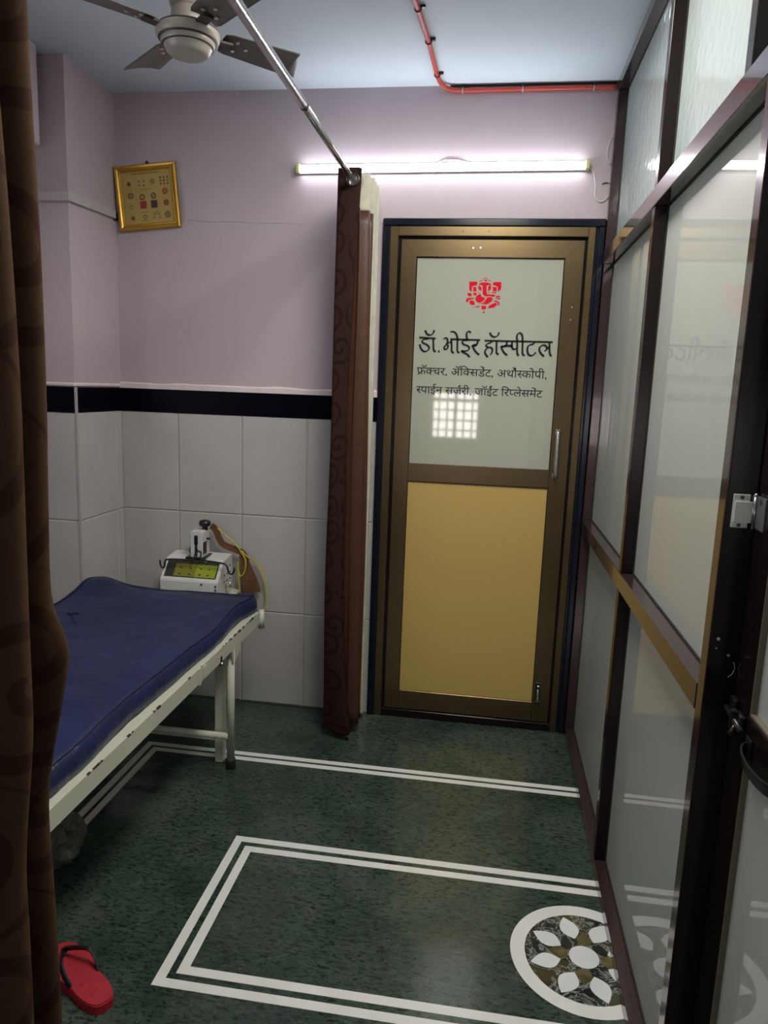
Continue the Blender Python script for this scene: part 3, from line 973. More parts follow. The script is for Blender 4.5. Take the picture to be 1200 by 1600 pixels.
# ------------------------------------------------------------------ lettering on the glass
GL = {'फ': (386, [[230,275,230,175,239,182,248,188,257,193,267,197,278,199,289,200,309,197,327,190,342,179,353,163,360,143,363,120,362,104,359,87,355,71,349,53,341,36,330,20,294,40,302,51,309,64,315,77,319,91,322,105,323,119,321,133,318,144,312,154,305,160,296,164,285,165,267,161,249,149,230,128,230,0,190,0,190,97,181,90,172,85,162,80,150,76,138,74,124,73,111,74,99,76,88,80,78,86,70,92,62,99,55,109,49,119,45,131,42,144,40,159,40,177,40,275,0,275,0,311,393,311,393,275], [80,275,80,180,80,163,81,150,83,141,86,133,89,126,94,120,102,114,112,110,124,109,137,109,149,112,161,117,171,123,181,131,190,139,190,275]]),
      'क': (381, [[389,275,226,275,226,175,243,188,263,197,285,200,305,197,323,190,338,179,349,163,356,143,358,120,357,104,355,87,351,71,344,53,336,36,326,20,290,40,297,51,304,64,310,77,314,91,317,105,318,119,317,133,314,144,308,154,301,160,292,164,281,165,263,161,245,149,226,129,226,0,186,0,186,87,177,80,167,74,156,68,143,63,129,60,113,59,98,60,83,63,69,69,56,76,45,86,36,97,29,111,24,127,23,145,26,170,35,191,51,209,71,222,95,229,122,232,130,232,139,231,148,230,157,229,164,228,170,227,167,191,161,192,154,193,146,194,138,195,131,195,125,196,107,194,92,190,80,183,71,173,65,161,64,146,65,130,70,117,79,107,89,100,101,95,114,94,128,95,141,99,153,105,165,112,175,121,186,130,186,275,0,275,0,311,389,311]]),
      'च': (317, [[325,275,273,275,273,0,233,0,233,83,223,77,213,72,202,67,189,62,174,60,159,59,134,61,113,69,95,81,82,96,73,115,71,138,71,147,73,156,77,165,81,173,87,180,93,186,19,185,19,221,166,221,172,220,178,220,184,220,189,220,192,220,195,220,191,185,175,185,157,184,141,180,128,173,118,163,112,151,111,137,112,124,117,113,125,105,135,99,146,95,159,94,174,95,189,99,201,105,213,112,223,121,233,130,233,275,0,275,0,311,325,311]]),
      'र': (205, [[198,21,171,-6,151,10,133,27,115,44,98,60,83,76,69,91,57,104,46,117,38,128,31,138,26,146,23,153,21,158,20,164,20,170,21,176,23,182,28,188,34,193,42,196,52,197,60,196,67,194,74,191,80,186,85,181,91,175,102,182,112,190,119,200,124,210,127,222,128,234,128,242,127,249,126,257,124,264,122,270,120,275,0,275,0,311,212,311,212,275,160,275,164,263,167,247,168,229,167,212,163,196,157,183,149,170,139,160,127,150,114,142,99,134,84,127,99,109,117,92,136,73,156,55,176,38]]),
      'ॲ': (382, [[235,109,232,88,225,70,212,57,196,48,177,42,156,40,128,44,103,54,80,72,57,98,36,133,15,178,50,191,65,158,80,130,97,107,114,90,132,80,153,77,164,77,175,80,184,85,190,92,194,102,196,114,194,125,191,136,185,147,178,156,169,165,159,174,150,172,140,171,130,171,128,206,148,207,164,211,176,218,184,226,188,236,190,247,189,258,185,267,178,273,170,277,161,280,151,281,139,280,128,279,118,276,107,272,97,268,86,263,73,297,82,302,93,306,105,310,119,313,133,315,149,316,173,314,193,307,209,297,220,282,227,266,230,248,226,224,215,204,196,188,200,184,203,181,206,178,219,176,231,175,243,175,253,175,263,176,272,177,280,178,288,179,297,182,297,275,261,275,261,311,390,311,390,275,338,275,338,0,297,0,297,145,289,143,281,142,274,141,266,140,258,140,249,140,243,140,236,140,228,141,232,131,234,120], [406,432,396,401,383,378,367,361,348,349,326,342,302,340,279,342,258,350,239,362,222,380,207,403,195,432,231,444,240,422,250,405,260,392,273,382,287,376,304,375,321,377,335,383,346,393,354,407,362,424,368,445]]),
      'स': (338, [[294,275,294,0,253,0,253,133,243,130,234,128,224,127,214,126,202,126,190,126,176,126,161,127,146,129,131,132,118,135,106,139,99,134,92,130,84,127,98,109,114,91,132,73,151,55,170,38,190,21,163,-6,145,10,127,27,110,44,94,60,80,76,67,91,55,104,45,117,37,128,30,138,26,146,23,153,21,158,20,164,20,170,21,176,23,182,28,188,34,193,42,196,52,197,60,196,67,194,74,191,80,186,85,181,91,175,97,182,102,190,105,199,107,209,108,219,109,229,108,239,108,248,106,256,105,264,103,270,101,275,0,275,0,311,346,311,346,275], [185,161,197,161,209,162,220,163,231,165,242,167,253,170,253,275,141,275,143,270,145,263,147,256,148,247,149,239,149,229,148,216,147,203,144,193,141,183,136,174,131,167,149,163,166,162]]),
      'ड': (289, [[179,111,169,111,160,109,150,108,141,105,132,102,124,99,109,108,96,119,85,132,76,145,70,160,69,176,69,185,71,193,73,200,77,206,82,212,87,217,95,222,104,226,114,229,125,231,139,232,154,233,201,233,201,275,0,275,0,311,296,311,296,275,241,275,241,197,149,197,140,197,132,196,127,196,123,194,119,193,116,191,112,186,109,180,109,174,109,166,112,159,116,153,120,148,125,143,131,139,146,143,163,146,181,147,204,145,225,139,243,128,256,114,264,97,267,77,264,56,256,38,243,22,223,10,199,2,169,0,137,2,108,10,81,22,56,38,33,57,13,79,43,104,62,83,82,66,101,53,122,44,144,39,169,37,201,41,220,54,227,76,225,87,221,95,214,102,205,107,193,110]]),
      'ट': (252, [[260,275,186,275,186,175,158,175,143,174,130,173,118,171,108,167,99,164,91,159,75,145,66,128,63,108,64,92,68,79,74,68,82,58,92,50,103,45,115,40,128,38,142,37,159,38,174,40,188,43,200,48,214,54,228,61,241,24,226,17,210,12,194,7,178,3,160,1,143,0,121,1,100,6,81,13,64,23,50,35,39,51,30,68,25,88,23,110,25,131,31,149,40,165,53,178,67,190,85,199,104,205,123,209,144,210,145,210,145,275,0,275,0,311,260,311]]),
      'अ': (382, [[235,109,232,88,225,70,212,57,196,48,177,42,156,40,128,44,103,54,80,72,57,98,36,133,15,178,50,191,65,158,80,130,97,107,114,90,132,80,153,77,164,77,175,80,184,85,190,92,194,102,196,114,194,125,191,136,185,147,178,156,169,165,159,174,150,172,140,171,130,171,128,206,148,207,164,211,176,218,184,226,188,236,190,247,189,258,185,267,178,273,170,277,161,280,151,281,139,280,128,279,118,276,107,272,97,268,86,263,73,297,82,302,93,306,105,310,119,313,133,315,149,316,173,314,193,307,209,297,220,282,227,266,230,248,226,224,215,204,196,188,200,184,203,181,206,178,219,176,231,175,243,175,253,175,263,176,272,177,280,178,288,179,297,182,297,275,261,275,261,311,390,311,390,275,338,275,338,0,297,0,297,145,289,143,281,142,274,141,266,140,258,140,249,140,243,140,236,140,228,141,232,131,234,120]]),
      'थ': (321, [[277,275,277,0,236,0,236,90,226,84,214,78,202,73,187,69,172,67,154,66,127,69,103,77,82,90,64,109,51,132,42,161,70,169,92,178,108,189,119,202,125,217,128,234,126,249,122,261,116,271,107,278,97,283,86,284,78,283,71,281,65,278,61,273,58,268,57,261,62,246,75,236,98,231,94,196,73,200,56,206,42,215,31,227,25,242,23,260,25,277,31,291,41,302,54,310,69,314,86,316,99,315,113,312,125,307,137,300,147,291,156,281,163,267,167,252,168,235,166,211,159,191,148,175,133,160,114,148,91,137,99,126,108,117,117,110,128,105,141,102,157,102,174,103,188,106,202,112,214,119,225,127,236,138,236,275,195,275,195,311,328,311,328,275]]),
      'प': (284, [[240,275,240,0,199,0,199,96,189,90,179,84,168,80,155,76,142,74,127,73,114,74,102,76,91,80,81,85,72,90,64,97,56,107,50,117,46,129,42,142,40,159,40,179,40,275,0,275,0,311,292,311,292,275], [199,275,80,275,80,185,80,172,81,161,82,152,83,145,84,138,86,133,89,128,92,124,95,120,104,114,116,110,132,109,145,110,157,113,169,118,180,125,190,132,199,140]]),
      'ई': (246, [[136,111,126,111,116,109,107,108,97,105,89,102,81,99,66,108,52,119,41,132,32,145,27,160,25,176,26,185,27,193,30,200,34,206,38,212,44,217,52,222,61,226,71,229,82,231,95,232,111,233,157,233,157,275,0,275,0,311,252,311,252,275,198,275,198,197,106,197,96,197,89,196,84,196,79,194,76,193,73,191,68,186,66,180,65,174,66,166,68,159,72,153,77,148,82,143,87,139,103,143,120,146,138,147,161,145,181,139,199,128,213,114,221,97,224,77,221,57,214,40,203,26,187,15,168,7,145,2,154,-2,164,-6,175,-10,185,-13,196,-17,208,-20,191,-55,172,-46,154,-37,137,-28,120,-18,103,-9,88,1,70,2,54,5,41,9,32,15,26,23,24,33,25,39,27,45,31,51,36,55,43,57,51,58,57,57,64,56,71,53,79,48,87,43,97,35,102,34,106,34,110,34,131,35,149,39,164,44,174,52,181,63,183,77,182,87,178,95,171,102,161,107,150,110], [147,308,140,319,134,332,129,344,125,357,122,369,122,381,124,401,131,418,144,431,160,441,178,446,199,448,209,448,219,447,229,445,237,442,245,439,252,436,241,403,235,406,229,408,223,411,217,412,210,413,203,414,190,412,180,409,172,402,166,394,163,384,162,374,162,363,165,352,168,341,173,331,180,319,188,308]]),
      'न': (278, [[0,311,285,311,285,275,233,275,233,0,193,0,193,149,102,149,102,122,101,113,99,106,95,101,90,97,84,95,77,94,68,95,60,99,51,105,42,112,35,121,28,130,23,140,20,150,19,159,19,166,22,172,25,178,31,181,39,184,49,185,193,185,193,275,0,275]]),
      'ज': (371, [[327,275,327,0,286,0,286,185,218,185,205,185,196,186,189,187,200,176,210,164,218,152,224,138,228,124,229,109,228,95,224,82,219,71,211,61,202,53,192,48,180,43,168,41,155,40,138,42,121,47,105,55,89,68,73,84,59,106,44,132,30,164,16,201,51,213,67,172,83,138,99,111,116,92,134,80,153,77,163,77,172,80,179,85,185,92,188,101,190,114,188,128,183,142,174,155,163,167,151,179,137,189,151,221,286,221,286,275,0,275,0,311,379,311,379,275]]),
      'ल': (339, [[0,275,0,311,347,311,347,275,295,275,295,0,254,0,254,178,252,178,250,178,247,178,239,177,231,175,223,172,214,167,206,160,199,150,191,138,184,123,178,104,140,116,144,131,149,144,156,157,148,162,140,167,132,171,123,174,114,176,105,177,92,175,82,171,74,165,68,157,64,147,63,136,64,123,68,111,74,99,82,88,92,76,105,63,120,50,136,36,155,20,128,-6,109,10,91,26,75,42,60,57,47,72,37,88,29,104,24,120,23,138,24,154,28,169,35,181,44,191,54,199,66,205,78,210,90,212,102,213,116,212,130,210,142,206,154,200,166,193,177,185,198,201,222,210,250,213,251,213,253,213,254,213,254,275]]),
      'म': (299, [[255,275,255,0,214,0,214,125,104,125,104,107,103,97,100,89,96,83,91,79,86,76,80,76,73,76,66,78,60,82,53,86,46,92,40,98,34,104,29,111,25,119,22,126,20,133,20,139,20,145,23,150,26,154,32,158,40,160,50,161,63,161,63,275,0,275,0,311,306,311,306,275], [214,275,104,275,104,161,214,161]]),
      'ा': (130, [[85,275,85,0,45,0,45,275,0,275,0,311,137,311,137,275]]),
      'ि': (130, [[45,275,0,275,0,311,40,311,36,319,33,326,30,335,28,343,27,352,27,362,30,386,39,407,56,425,77,438,103,445,133,448,178,444,220,431,258,410,293,381,324,347,352,308,310,308,257,366,201,400,142,412,120,410,102,405,87,397,76,386,69,373,67,357,68,347,69,339,72,331,75,324,79,317,83,311,137,311,137,275,85,275,85,0,45,0]]),
      'ी': (130, [[-93,308,-98,319,-102,330,-106,341,-108,352,-110,363,-110,374,-108,394,-101,412,-89,427,-73,439,-54,446,-31,448,-12,446,5,442,20,434,32,422,44,408,54,389,64,367,73,341,82,311,137,311,137,275,85,275,85,0,45,0,45,275,0,275,0,311,44,311,34,343,24,368,14,388,3,402,-12,410,-29,413,-41,411,-51,407,-59,400,-65,391,-68,380,-70,367,-69,356,-67,345,-65,336,-61,327,-57,317,-53,308]]),
      'े': (0, [[-85,308,-91,332,-98,353,-105,370,-112,383,-120,394,-128,402,-137,407,-147,410,-158,412,-165,411,-171,410,-177,409,-183,408,-188,406,-193,405,-205,441,-191,445,-176,447,-159,448,-142,447,-126,442,-112,435,-100,425,-88,410,-77,392,-66,369,-57,341,-47,308]]),
      'ो': (130, [[85,275,85,0,45,0,45,275,0,275,0,311,137,311,137,275], [45,308,38,332,31,353,24,370,17,383,10,394,2,402,-7,407,-17,410,-28,412,-35,411,-42,410,-48,409,-53,408,-58,406,-63,405,-75,441,-61,445,-46,447,-30,448,-12,447,3,442,17,435,30,425,42,410,53,392,63,369,73,341,83,308]]),
      'ं': (0, [[-93,386,-92,394,-89,400,-84,407,-78,411,-72,414,-65,415,-58,414,-51,411,-46,407,-41,400,-38,394,-38,386,-38,378,-41,372,-46,366,-51,361,-58,358,-65,357,-72,358,-78,361,-84,366,-89,372,-92,378]]),
      'ॅ': (0, [[35,432,25,401,12,378,-4,361,-23,349,-45,342,-69,340,-92,342,-113,350,-132,362,-149,380,-164,403,-176,432,-141,444,-131,422,-122,405,-111,392,-99,382,-84,376,-68,375,-50,377,-36,383,-25,393,-17,407,-9,424,-4,445]]),
      'ॉ': (130, [[85,275,85,0,45,0,45,275,0,275,0,311,137,311,137,275], [149,432,140,401,127,378,111,361,92,349,70,342,46,340,23,342,1,350,-18,362,-34,380,-49,403,-62,432,-26,444,-17,422,-7,405,4,392,16,382,30,376,47,375,64,377,78,383,89,393,98,407,105,424,111,445]]),
      ',': (109, [[30,-59,62,-42,82,-16,88,13,84,39,71,55,53,62,37,58,27,48,23,33,26,19,35,9,48,5,49,-15,43,-34,30,-50]])}
def glyph(c):
    adv, loops = GL[c]
    return adv / 500, [[(L[i] / 500, L[i + 1] / 500) for i in range(0, len(L), 2)] for L in loops]

HALF = {'स': 0.40, 'प': 0.385, 'क': 0.60}
def ribbon(pts, wd):
    """outline of a pen stroke drawn with a broad slanted nib"""
    P_ = [Vector((x, y)) for x, y in pts]
    Lf, Rt = [], []
    nib = Vector((math.cos(math.radians(40)), math.sin(math.radians(40))))
    for i, p in enumerate(P_):
        d = P_[min(i + 1, len(P_) - 1)] - P_[max(i - 1, 0)]
        d.normalize()
        nrm = Vector((-d.y, d.x))
        w2 = wd * (0.34 + 0.30 * abs(nrm.dot(nib)))
        Lf.append(p + nrm * w2)
        Rt.append(p - nrm * w2)
    return [(v_.x, v_.y) for v_ in Lf + Rt[::-1]]

REPH = [(-0.245, 0.665), (-0.255, 0.74), (-0.215, 0.80), (-0.16, 0.80), (-0.125, 0.765)]
RAKAR = [(0.25, 0.16), (0.17, 0.07), (0.06, 0.0)]
def layout(tokens):
    """tokens: glyph, +glyph for a half form, R for a reph mark, r for a rakar mark, a space"""
    x, out = 0.0, []
    for tkn in tokens:
        if tkn == ' ':
            x += 0.26
        elif tkn == 'R':
            out.append((None, [[(u + x, v_) for u, v_ in ribbon(REPH, 0.12)]]))
        elif tkn == 'r':
            out.append((None, [[(u + x - 0.74, v_) for u, v_ in ribbon(RAKAR, 0.12)]]))
        elif tkn[0] == '+':
            _, L = glyph(tkn[1])
            c = HALF[tkn[1]]
            out.append((x + c, [[(u + x, v_) for u, v_ in q] for q in L]))
            x += c - 0.012
        else:
            a, L = glyph(tkn)
            out.append((None, [[(u + x, v_) for u, v_ in q] for q in L]))
            x += a
    return x, out

def lettering_line(name, tokens, x0, x1, zhead, zbase, slope):
    wd, glyphs = layout(tokens)
    sx = (x1 - x0) / wd
    sz = (zhead - zbase) / 0.62
    dst = bmesh.new()
    for cut, L in glyphs:
        me = fill_mesh(L, 0.0012, lambda u, v_, h: (x0 + u * sx, 0.0012 - h, zbase + v_ * sz + slope * u * sx))
        if cut is not None:
            tmp = bmesh.new()
            tmp.from_mesh(me)
            bmesh.ops.bisect_plane(tmp, geom=tmp.verts[:] + tmp.edges[:] + tmp.faces[:], plane_co=(x0 + cut * sx, 0, 0), plane_no=(1, 0, 0), clear_outer=True)
            tmp.to_mesh(me)
            tmp.free()
        dst.from_mesh(me)
        bpy.data.meshes.remove(me)
    me = bpy.data.meshes.new(name)
    dst.to_mesh(me)
    dst.free()
    return mesh_obj(name, me, M['letter'], DOOR_GLASS)

lettering_line('lettering', ['फ', 'r', 'ॅ', '+क', 'च', 'र', ',', ' ', 'ॲ', 'ि', '+क', 'स', 'ड', 'े', 'ं', 'ट', ',', ' ', 'अ', 'थ', 'ो', 'R', '+स', 'क', 'ो', 'प', 'ी', ','],
               0.818, 1.364, 1.585, 1.556, 0.0)
lettering_line('lettering', ['+स', 'प', 'ा', 'ई', 'न', ' ', 'स', 'ज', 'R', 'र', 'ी', ',', ' ', 'ज', 'ॉ', 'ई', 'ं', 'ट', ' ', 'ि', 'र', '+प', 'ल', 'े', 'स', 'म', 'े', 'ं', 'ट'],
               0.820, 1.350, 1.506, 1.478, 0.0)

# large first line: broad-pen strokes in door-plane centimetres
TITLE = [(0.72, [(84.66, 173.97), (85.12, 172.93), (85.88, 172.18), (86.84, 172.02), (87.76, 172.47), (88.27, 173.27), (88.44, 174.14)]),
         (0.75, [(82.22, 170.90), (89.28, 170.66)]),
         (0.72, [(86.09, 170.53), (84.35, 170.16), (83.56, 169.46), (84.14, 168.63), (85.53, 168.06), (86.52, 167.16), (86.44, 166.09), (85.25, 165.21), (84.01, 165.50), (83.06, 166.66), (82.56, 168.11)]),
         (0.72, [(88.21, 170.58), (88.42, 167.74), (88.64, 166.02), (89.47, 165.07)]),
         (0.95, [(90.51, 165.39), (91.11, 165.41)]),
         (0.72, [(92.53, 170.48), (93.37, 170.98), (94.15, 170.53), (94.31, 169.48), (93.78, 168.28), (93.07, 167.34), (93.28, 166.42), (94.08, 166.44), (94.58, 167.38), (94.48, 168.30)]),
         (0.72, [(93.90, 168.47), (95.08, 169.18), (96.14, 169.40)]),
         (0.72, [(95.87, 170.57), (96.14, 167.42), (96.34, 165.58), (97.24, 164.92)]),
         (0.75, [(95.44, 170.56), (107.93, 170.52)]),
         (0.72, [(95.29, 173.44), (96.19, 173.70), (97.28, 173.28), (98.00, 172.33), (98.44, 170.64)]),
         (0.72, [(98.44, 170.64), (98.53, 167.49), (98.70, 165.70), (99.49, 164.98)]),
         (0.72, [(103.85, 173.39), (103.13, 173.89), (102.30, 173.51), (102.10, 172.30), (102.51, 170.61)]),
         (0.72, [(102.66, 170.43), (101.20, 170.24), (100.49, 169.51), (101.15, 168.56), (102.65, 168.07), (103.56, 167.15), (102.89, 166.16), (101.44, 165.78), (100.25, 165.96)]),
         (0.72, [(100.25, 165.90), (101.47, 165.15), (102.71, 164.55), (103.42, 163.94), (103.98, 163.37)]),
         (0.72, [(106.84, 170.46), (106.86, 169.29), (106.38, 168.28), (105.45, 168.15), (104.90, 168.58)]),
         (0.72, [(104.72, 168.39), (105.38, 167.02), (106.54, 165.48), (107.88, 164.46)]),
         (1.00, [(105.57, 168.42), (106.52, 168.60)]),
         (0.75, [(109.73, 170.36), (137.69, 170.46)]),
         (0.72, [(111.77, 173.72), (112.26, 172.66), (113.37, 171.93), (114.50, 172.15), (115.23, 172.85), (115.56, 173.87)]),
         (0.72, [(112.60, 170.36), (112.36, 169.64), (110.96, 169.04), (110.52, 168.26), (111.33, 167.63), (112.63, 167.53), (113.21, 166.55), (112.91, 165.27), (112.29, 164.62)]),
         (0.72, [(111.26, 167.35), (110.38, 166.61), (110.29, 165.19), (111.49, 163.57)]),
         (0.72, [(114.75, 170.41), (114.89, 166.74), (115.05, 165.47), (115.90, 164.73)]),
         (0.72, [(118.90, 170.30), (118.91, 169.25), (118.37, 168.31), (117.47, 168.09), (116.82, 168.43)]),
         (0.72, [(116.74, 168.26), (117.25, 166.95), (118.20, 165.56), (119.46, 164.60)]),
         (0.95, [(117.89, 168.29), (119.44, 168.51), (121.45, 168.39)]),
         (0.72, [(121.12, 170.30), (121.17, 168.33), (121.81, 167.22), (122.71, 167.30), (123.41, 167.97)]),
         (0.72, [(123.20, 170.35), (123.39, 166.98), (123.58, 165.43), (124.20, 164.57)]),
         (0.72, [(123.23, 170.64), (122.90, 172.17), (123.33, 173.44), (124.22, 173.75), (125.08, 172.79), (125.45, 170.55)]),
         (0.72, [(125.45, 170.55), (125.55, 167.04), (125.80, 165.35), (126.59, 164.64)]),
         (0.72, [(129.97, 170.31), (129.94, 169.55), (128.63, 169.15), (127.70, 168.37), (127.58, 166.82), (128.04, 165.42), (129.08, 164.77), (130.19, 165.14), (131.13, 166.21)]),
         (0.72, [(136.30, 170.37), (136.57, 167.35), (136.87, 165.67), (137.55, 164.79)]),
         (0.72, [(136.43, 168.61), (135.39, 167.46), (134.54, 166.67)]),
         (0.72, [(135.54, 167.66), (135.15, 168.77), (133.99, 169.18), (132.77, 168.51), (132.47, 167.23), (133.11, 165.85), (134.52, 164.62)])]
q = MB()
for width, pts in TITLE:
    P_ = [(c_.x, c_.y) for c_ in smooth_path([(a, b, 0) for a, b in pts], 6)] if len(pts) > 2 else pts
    out = ribbon(P_, width)
    n = len(P_)
    rows = []
    for i in range(n):
        (lx, lz), (rx, rz) = out[i], out[2 * n - 1 - i]
        rows.append([q.bm.verts.new((x / 100, y_, z / 100)) for x, z, y_ in ((lx, lz, 0.0018), (lx, lz, 0.0006), (rx, rz, 0.0006), (rx, rz, 0.0018))])
    fs = [q.bm.faces.new((rows[i][k], rows[i][k + 1], rows[i + 1][k + 1], rows[i + 1][k])) for i in range(n - 1) for k in range(3)]
    fs += [q.bm.faces.new(rows[0]), q.bm.faces.new(rows[-1][::-1])]
    q._set(fs, M['letter'])
q.build('lettering', DOOR_GLASS)

EMBLEM = [[(102.09, 193.99), (105.11, 194.03), (105.51, 193.53), (105.19, 192.54), (103.89, 192.43), (103.28, 191.69), (103.28, 190.06), (102.61, 190.41), (102.19, 191.13)],
          [(115.21, 194.04), (112.53, 194.00), (111.82, 193.54), (111.78, 192.73), (112.99, 192.57), (113.86, 192.04), (114.06, 190.24), (114.95, 190.80), (115.28, 191.53)],
          [(103.83, 191.88), (105.04, 191.90), (105.23, 190.27), (104.59, 190.08), (103.92, 190.25)],
          [(103.96, 189.62), (105.17, 189.64), (105.50, 188.83), (104.78, 188.36), (104.09, 188.99)],
          [(111.82, 192.01), (113.40, 192.04), (113.59, 190.42), (112.02, 190.30)],
          [(111.52, 189.98), (113.42, 190.05), (113.36, 189.65), (111.54, 189.62)],
          [(106.44, 193.46), (107.73, 193.75), (109.58, 193.78), (111.01, 193.26), (111.14, 192.58), (110.40, 192.60), (110.09, 193.03), (109.57, 192.52), (109.28, 192.73), (107.79, 192.70), (107.52, 192.48), (106.85, 192.91), (106.21, 192.64), (105.98, 192.53)],
          [(105.95, 192.40), (106.70, 192.29), (107.21, 191.76), (107.27, 190.40), (106.61, 190.66), (105.92, 191.19)],
          [(109.95, 192.30), (111.14, 192.49), (111.25, 191.28), (110.70, 190.64), (110.01, 190.39)],
          [(107.70, 192.63), (109.24, 192.65), (109.44, 189.98), (109.77, 189.09), (111.35, 189.02), (113.21, 188.96), (112.53, 188.08), (111.02, 188.38), (109.17, 188.26), (108.22, 188.60), (107.80, 189.41)],
          [(107.06, 189.22), (107.30, 188.32), (108.08, 187.79), (109.02, 187.62), (108.51, 186.70), (107.63, 185.87), (106.53, 185.58), (105.37, 186.10), (104.95, 187.00), (105.26, 188.10), (105.97, 188.84)],
          [(109.75, 187.82), (111.04, 188.02), (111.99, 187.68), (111.97, 186.59), (111.17, 185.85), (109.73, 185.09), (108.23, 185.15), (107.10, 185.28), (108.39, 185.65), (109.25, 186.81)],
          [(101.53, 189.49), (103.13, 189.42), (103.55, 188.61), (102.83, 188.05), (101.77, 188.58)],
          [(104.36, 187.54), (102.86, 187.51), (101.37, 187.30), (101.15, 186.20), (101.66, 185.48), (102.16, 186.59), (103.26, 187.01), (104.29, 187.14)],
          [(102.56, 186.23), (103.66, 186.61), (104.64, 185.90), (104.96, 185.09), (103.96, 184.62), (102.81, 185.14)],
          [(113.26, 188.15), (113.98, 188.62), (115.11, 188.28), (115.13, 187.99), (113.28, 187.84)],
          [(113.31, 187.43), (115.33, 187.63), (115.00, 187.10), (113.51, 187.16)],
          [(112.60, 186.78), (114.11, 186.45), (114.99, 185.74), (114.86, 184.83), (114.33, 184.46), (114.35, 185.54), (113.58, 186.07), (112.63, 186.42)],
          [(110.28, 183.65), (110.87, 184.66), (112.50, 185.51), (113.78, 185.81), (113.93, 184.81), (112.79, 183.79), (110.94, 183.48)],
          [(107.53, 184.41), (109.58, 184.45), (109.64, 183.45), (108.92, 182.98), (107.79, 183.05)],
          [(103.63, 183.79), (105.31, 183.95), (106.59, 184.39), (106.98, 184.13), (106.44, 183.84)],
          [(108.16, 181.60), (108.68, 182.34), (109.37, 181.62)],
          [(106.12, 194.18), (107.57, 194.86), (107.68, 194.65), (106.41, 194.05)],
          [(109.61, 194.95), (111.13, 194.25), (110.95, 194.12), (109.53, 194.68)],
          [(107.66, 195.01), (108.56, 195.96), (109.65, 195.07), (109.42, 195.03), (108.58, 195.71), (107.88, 194.98)],
          [(109.21, 194.49), (109.10, 194.18), (108.79, 194.05), (108.47, 194.18), (108.32, 194.48), (108.43, 194.79), (108.74, 194.92), (109.06, 194.80)],
          [(106.37, 189.66), (106.30, 189.48), (106.12, 189.40), (105.93, 189.47), (105.84, 189.65), (105.91, 189.83), (106.09, 189.91), (106.28, 189.84)],
          [(110.64, 189.73), (110.58, 189.55), (110.40, 189.48), (110.21, 189.55), (110.12, 189.72), (110.19, 189.90), (110.37, 189.98), (110.56, 189.91)]]
dst = bmesh.new()
for pts in EMBLEM:
    me = fill_mesh([[(a / 100, b / 100) for a, b in pts]], 0.0012, lambda u, v_, h: (u, 0.0012 - h, v_))
    dst.from_mesh(me)
    bpy.data.meshes.remove(me)
me = bpy.data.meshes.new('emblem')
dst.to_mesh(me)
dst.free()
o = mesh_obj('emblem', me, M['red_vinyl'], DOOR_GLASS)
o['label'] = 'red vinyl elephant-headed emblem'

# ------------------------------------------------------------------ cloth sheets
RODX, RODZ = 0.575, 2.262
def cloth(name, section, z0, z1, m_, parent, hole=0.0225, thick=0.0022, nz=40, flare=None, u_off=0.0, sub=4):
    """hanging cloth: plan section swept from z1 (top) down to z0; flare(x, y, z, s) moves points"""
    path = smooth_path([(x, y, 0) for x, y in section], sub)
    bm = bmesh.new()
    uvl = bm.loops.layers.uv.new('UVMap')
    arc = [0.0]
    for a, b in zip(path, path[1:]):
        arc.append(arc[-1] + (b - a).length)
    grid = []
    for j in range(nz + 1):
        z = z0 + (z1 - z0) * j / nz
        row = []
        for i, p in enumerate(path):
            x, y = p.x, p.y
            zz = z
            if flare:
                x, y, zz = flare(x, y, z, arc[i] / arc[-1])
            row.append(bm.verts.new((x, y, zz)))
        grid.append(row)
    for j in range(nz):
        for i in range(len(path) - 1):
            cc = (grid[j][i].co + grid[j + 1][i + 1].co) / 2
            if math.hypot(cc.x - RODX, cc.z - RODZ) < hole:
                continue                                     # eyelet hole round the rod
            f = bm.faces.new((grid[j][i], grid[j][i + 1], grid[j + 1][i + 1], grid[j + 1][i]))
            f.smooth = True
            for l, (ii, jj) in zip(f.loops, ((i, j), (i + 1, j), (i + 1, j + 1), (i, j + 1))):
                l[uvl].uv = (arc[ii] + u_off, z0 + (z1 - z0) * jj / nz)
    me = bpy.data.meshes.new(name)
    bm.to_mesh(me)
    bm.free()
    me.materials.append(m_)
    o = bpy.data.objects.new(name, me)
    COL.objects.link(o)
    md = o.modifiers.new('cloth', 'SOLIDIFY')
    md.thickness = thick
    md.offset = 0
    if parent:
        o.parent = parent
        o.matrix_parent_inverse = parent_inv(parent)
    return o

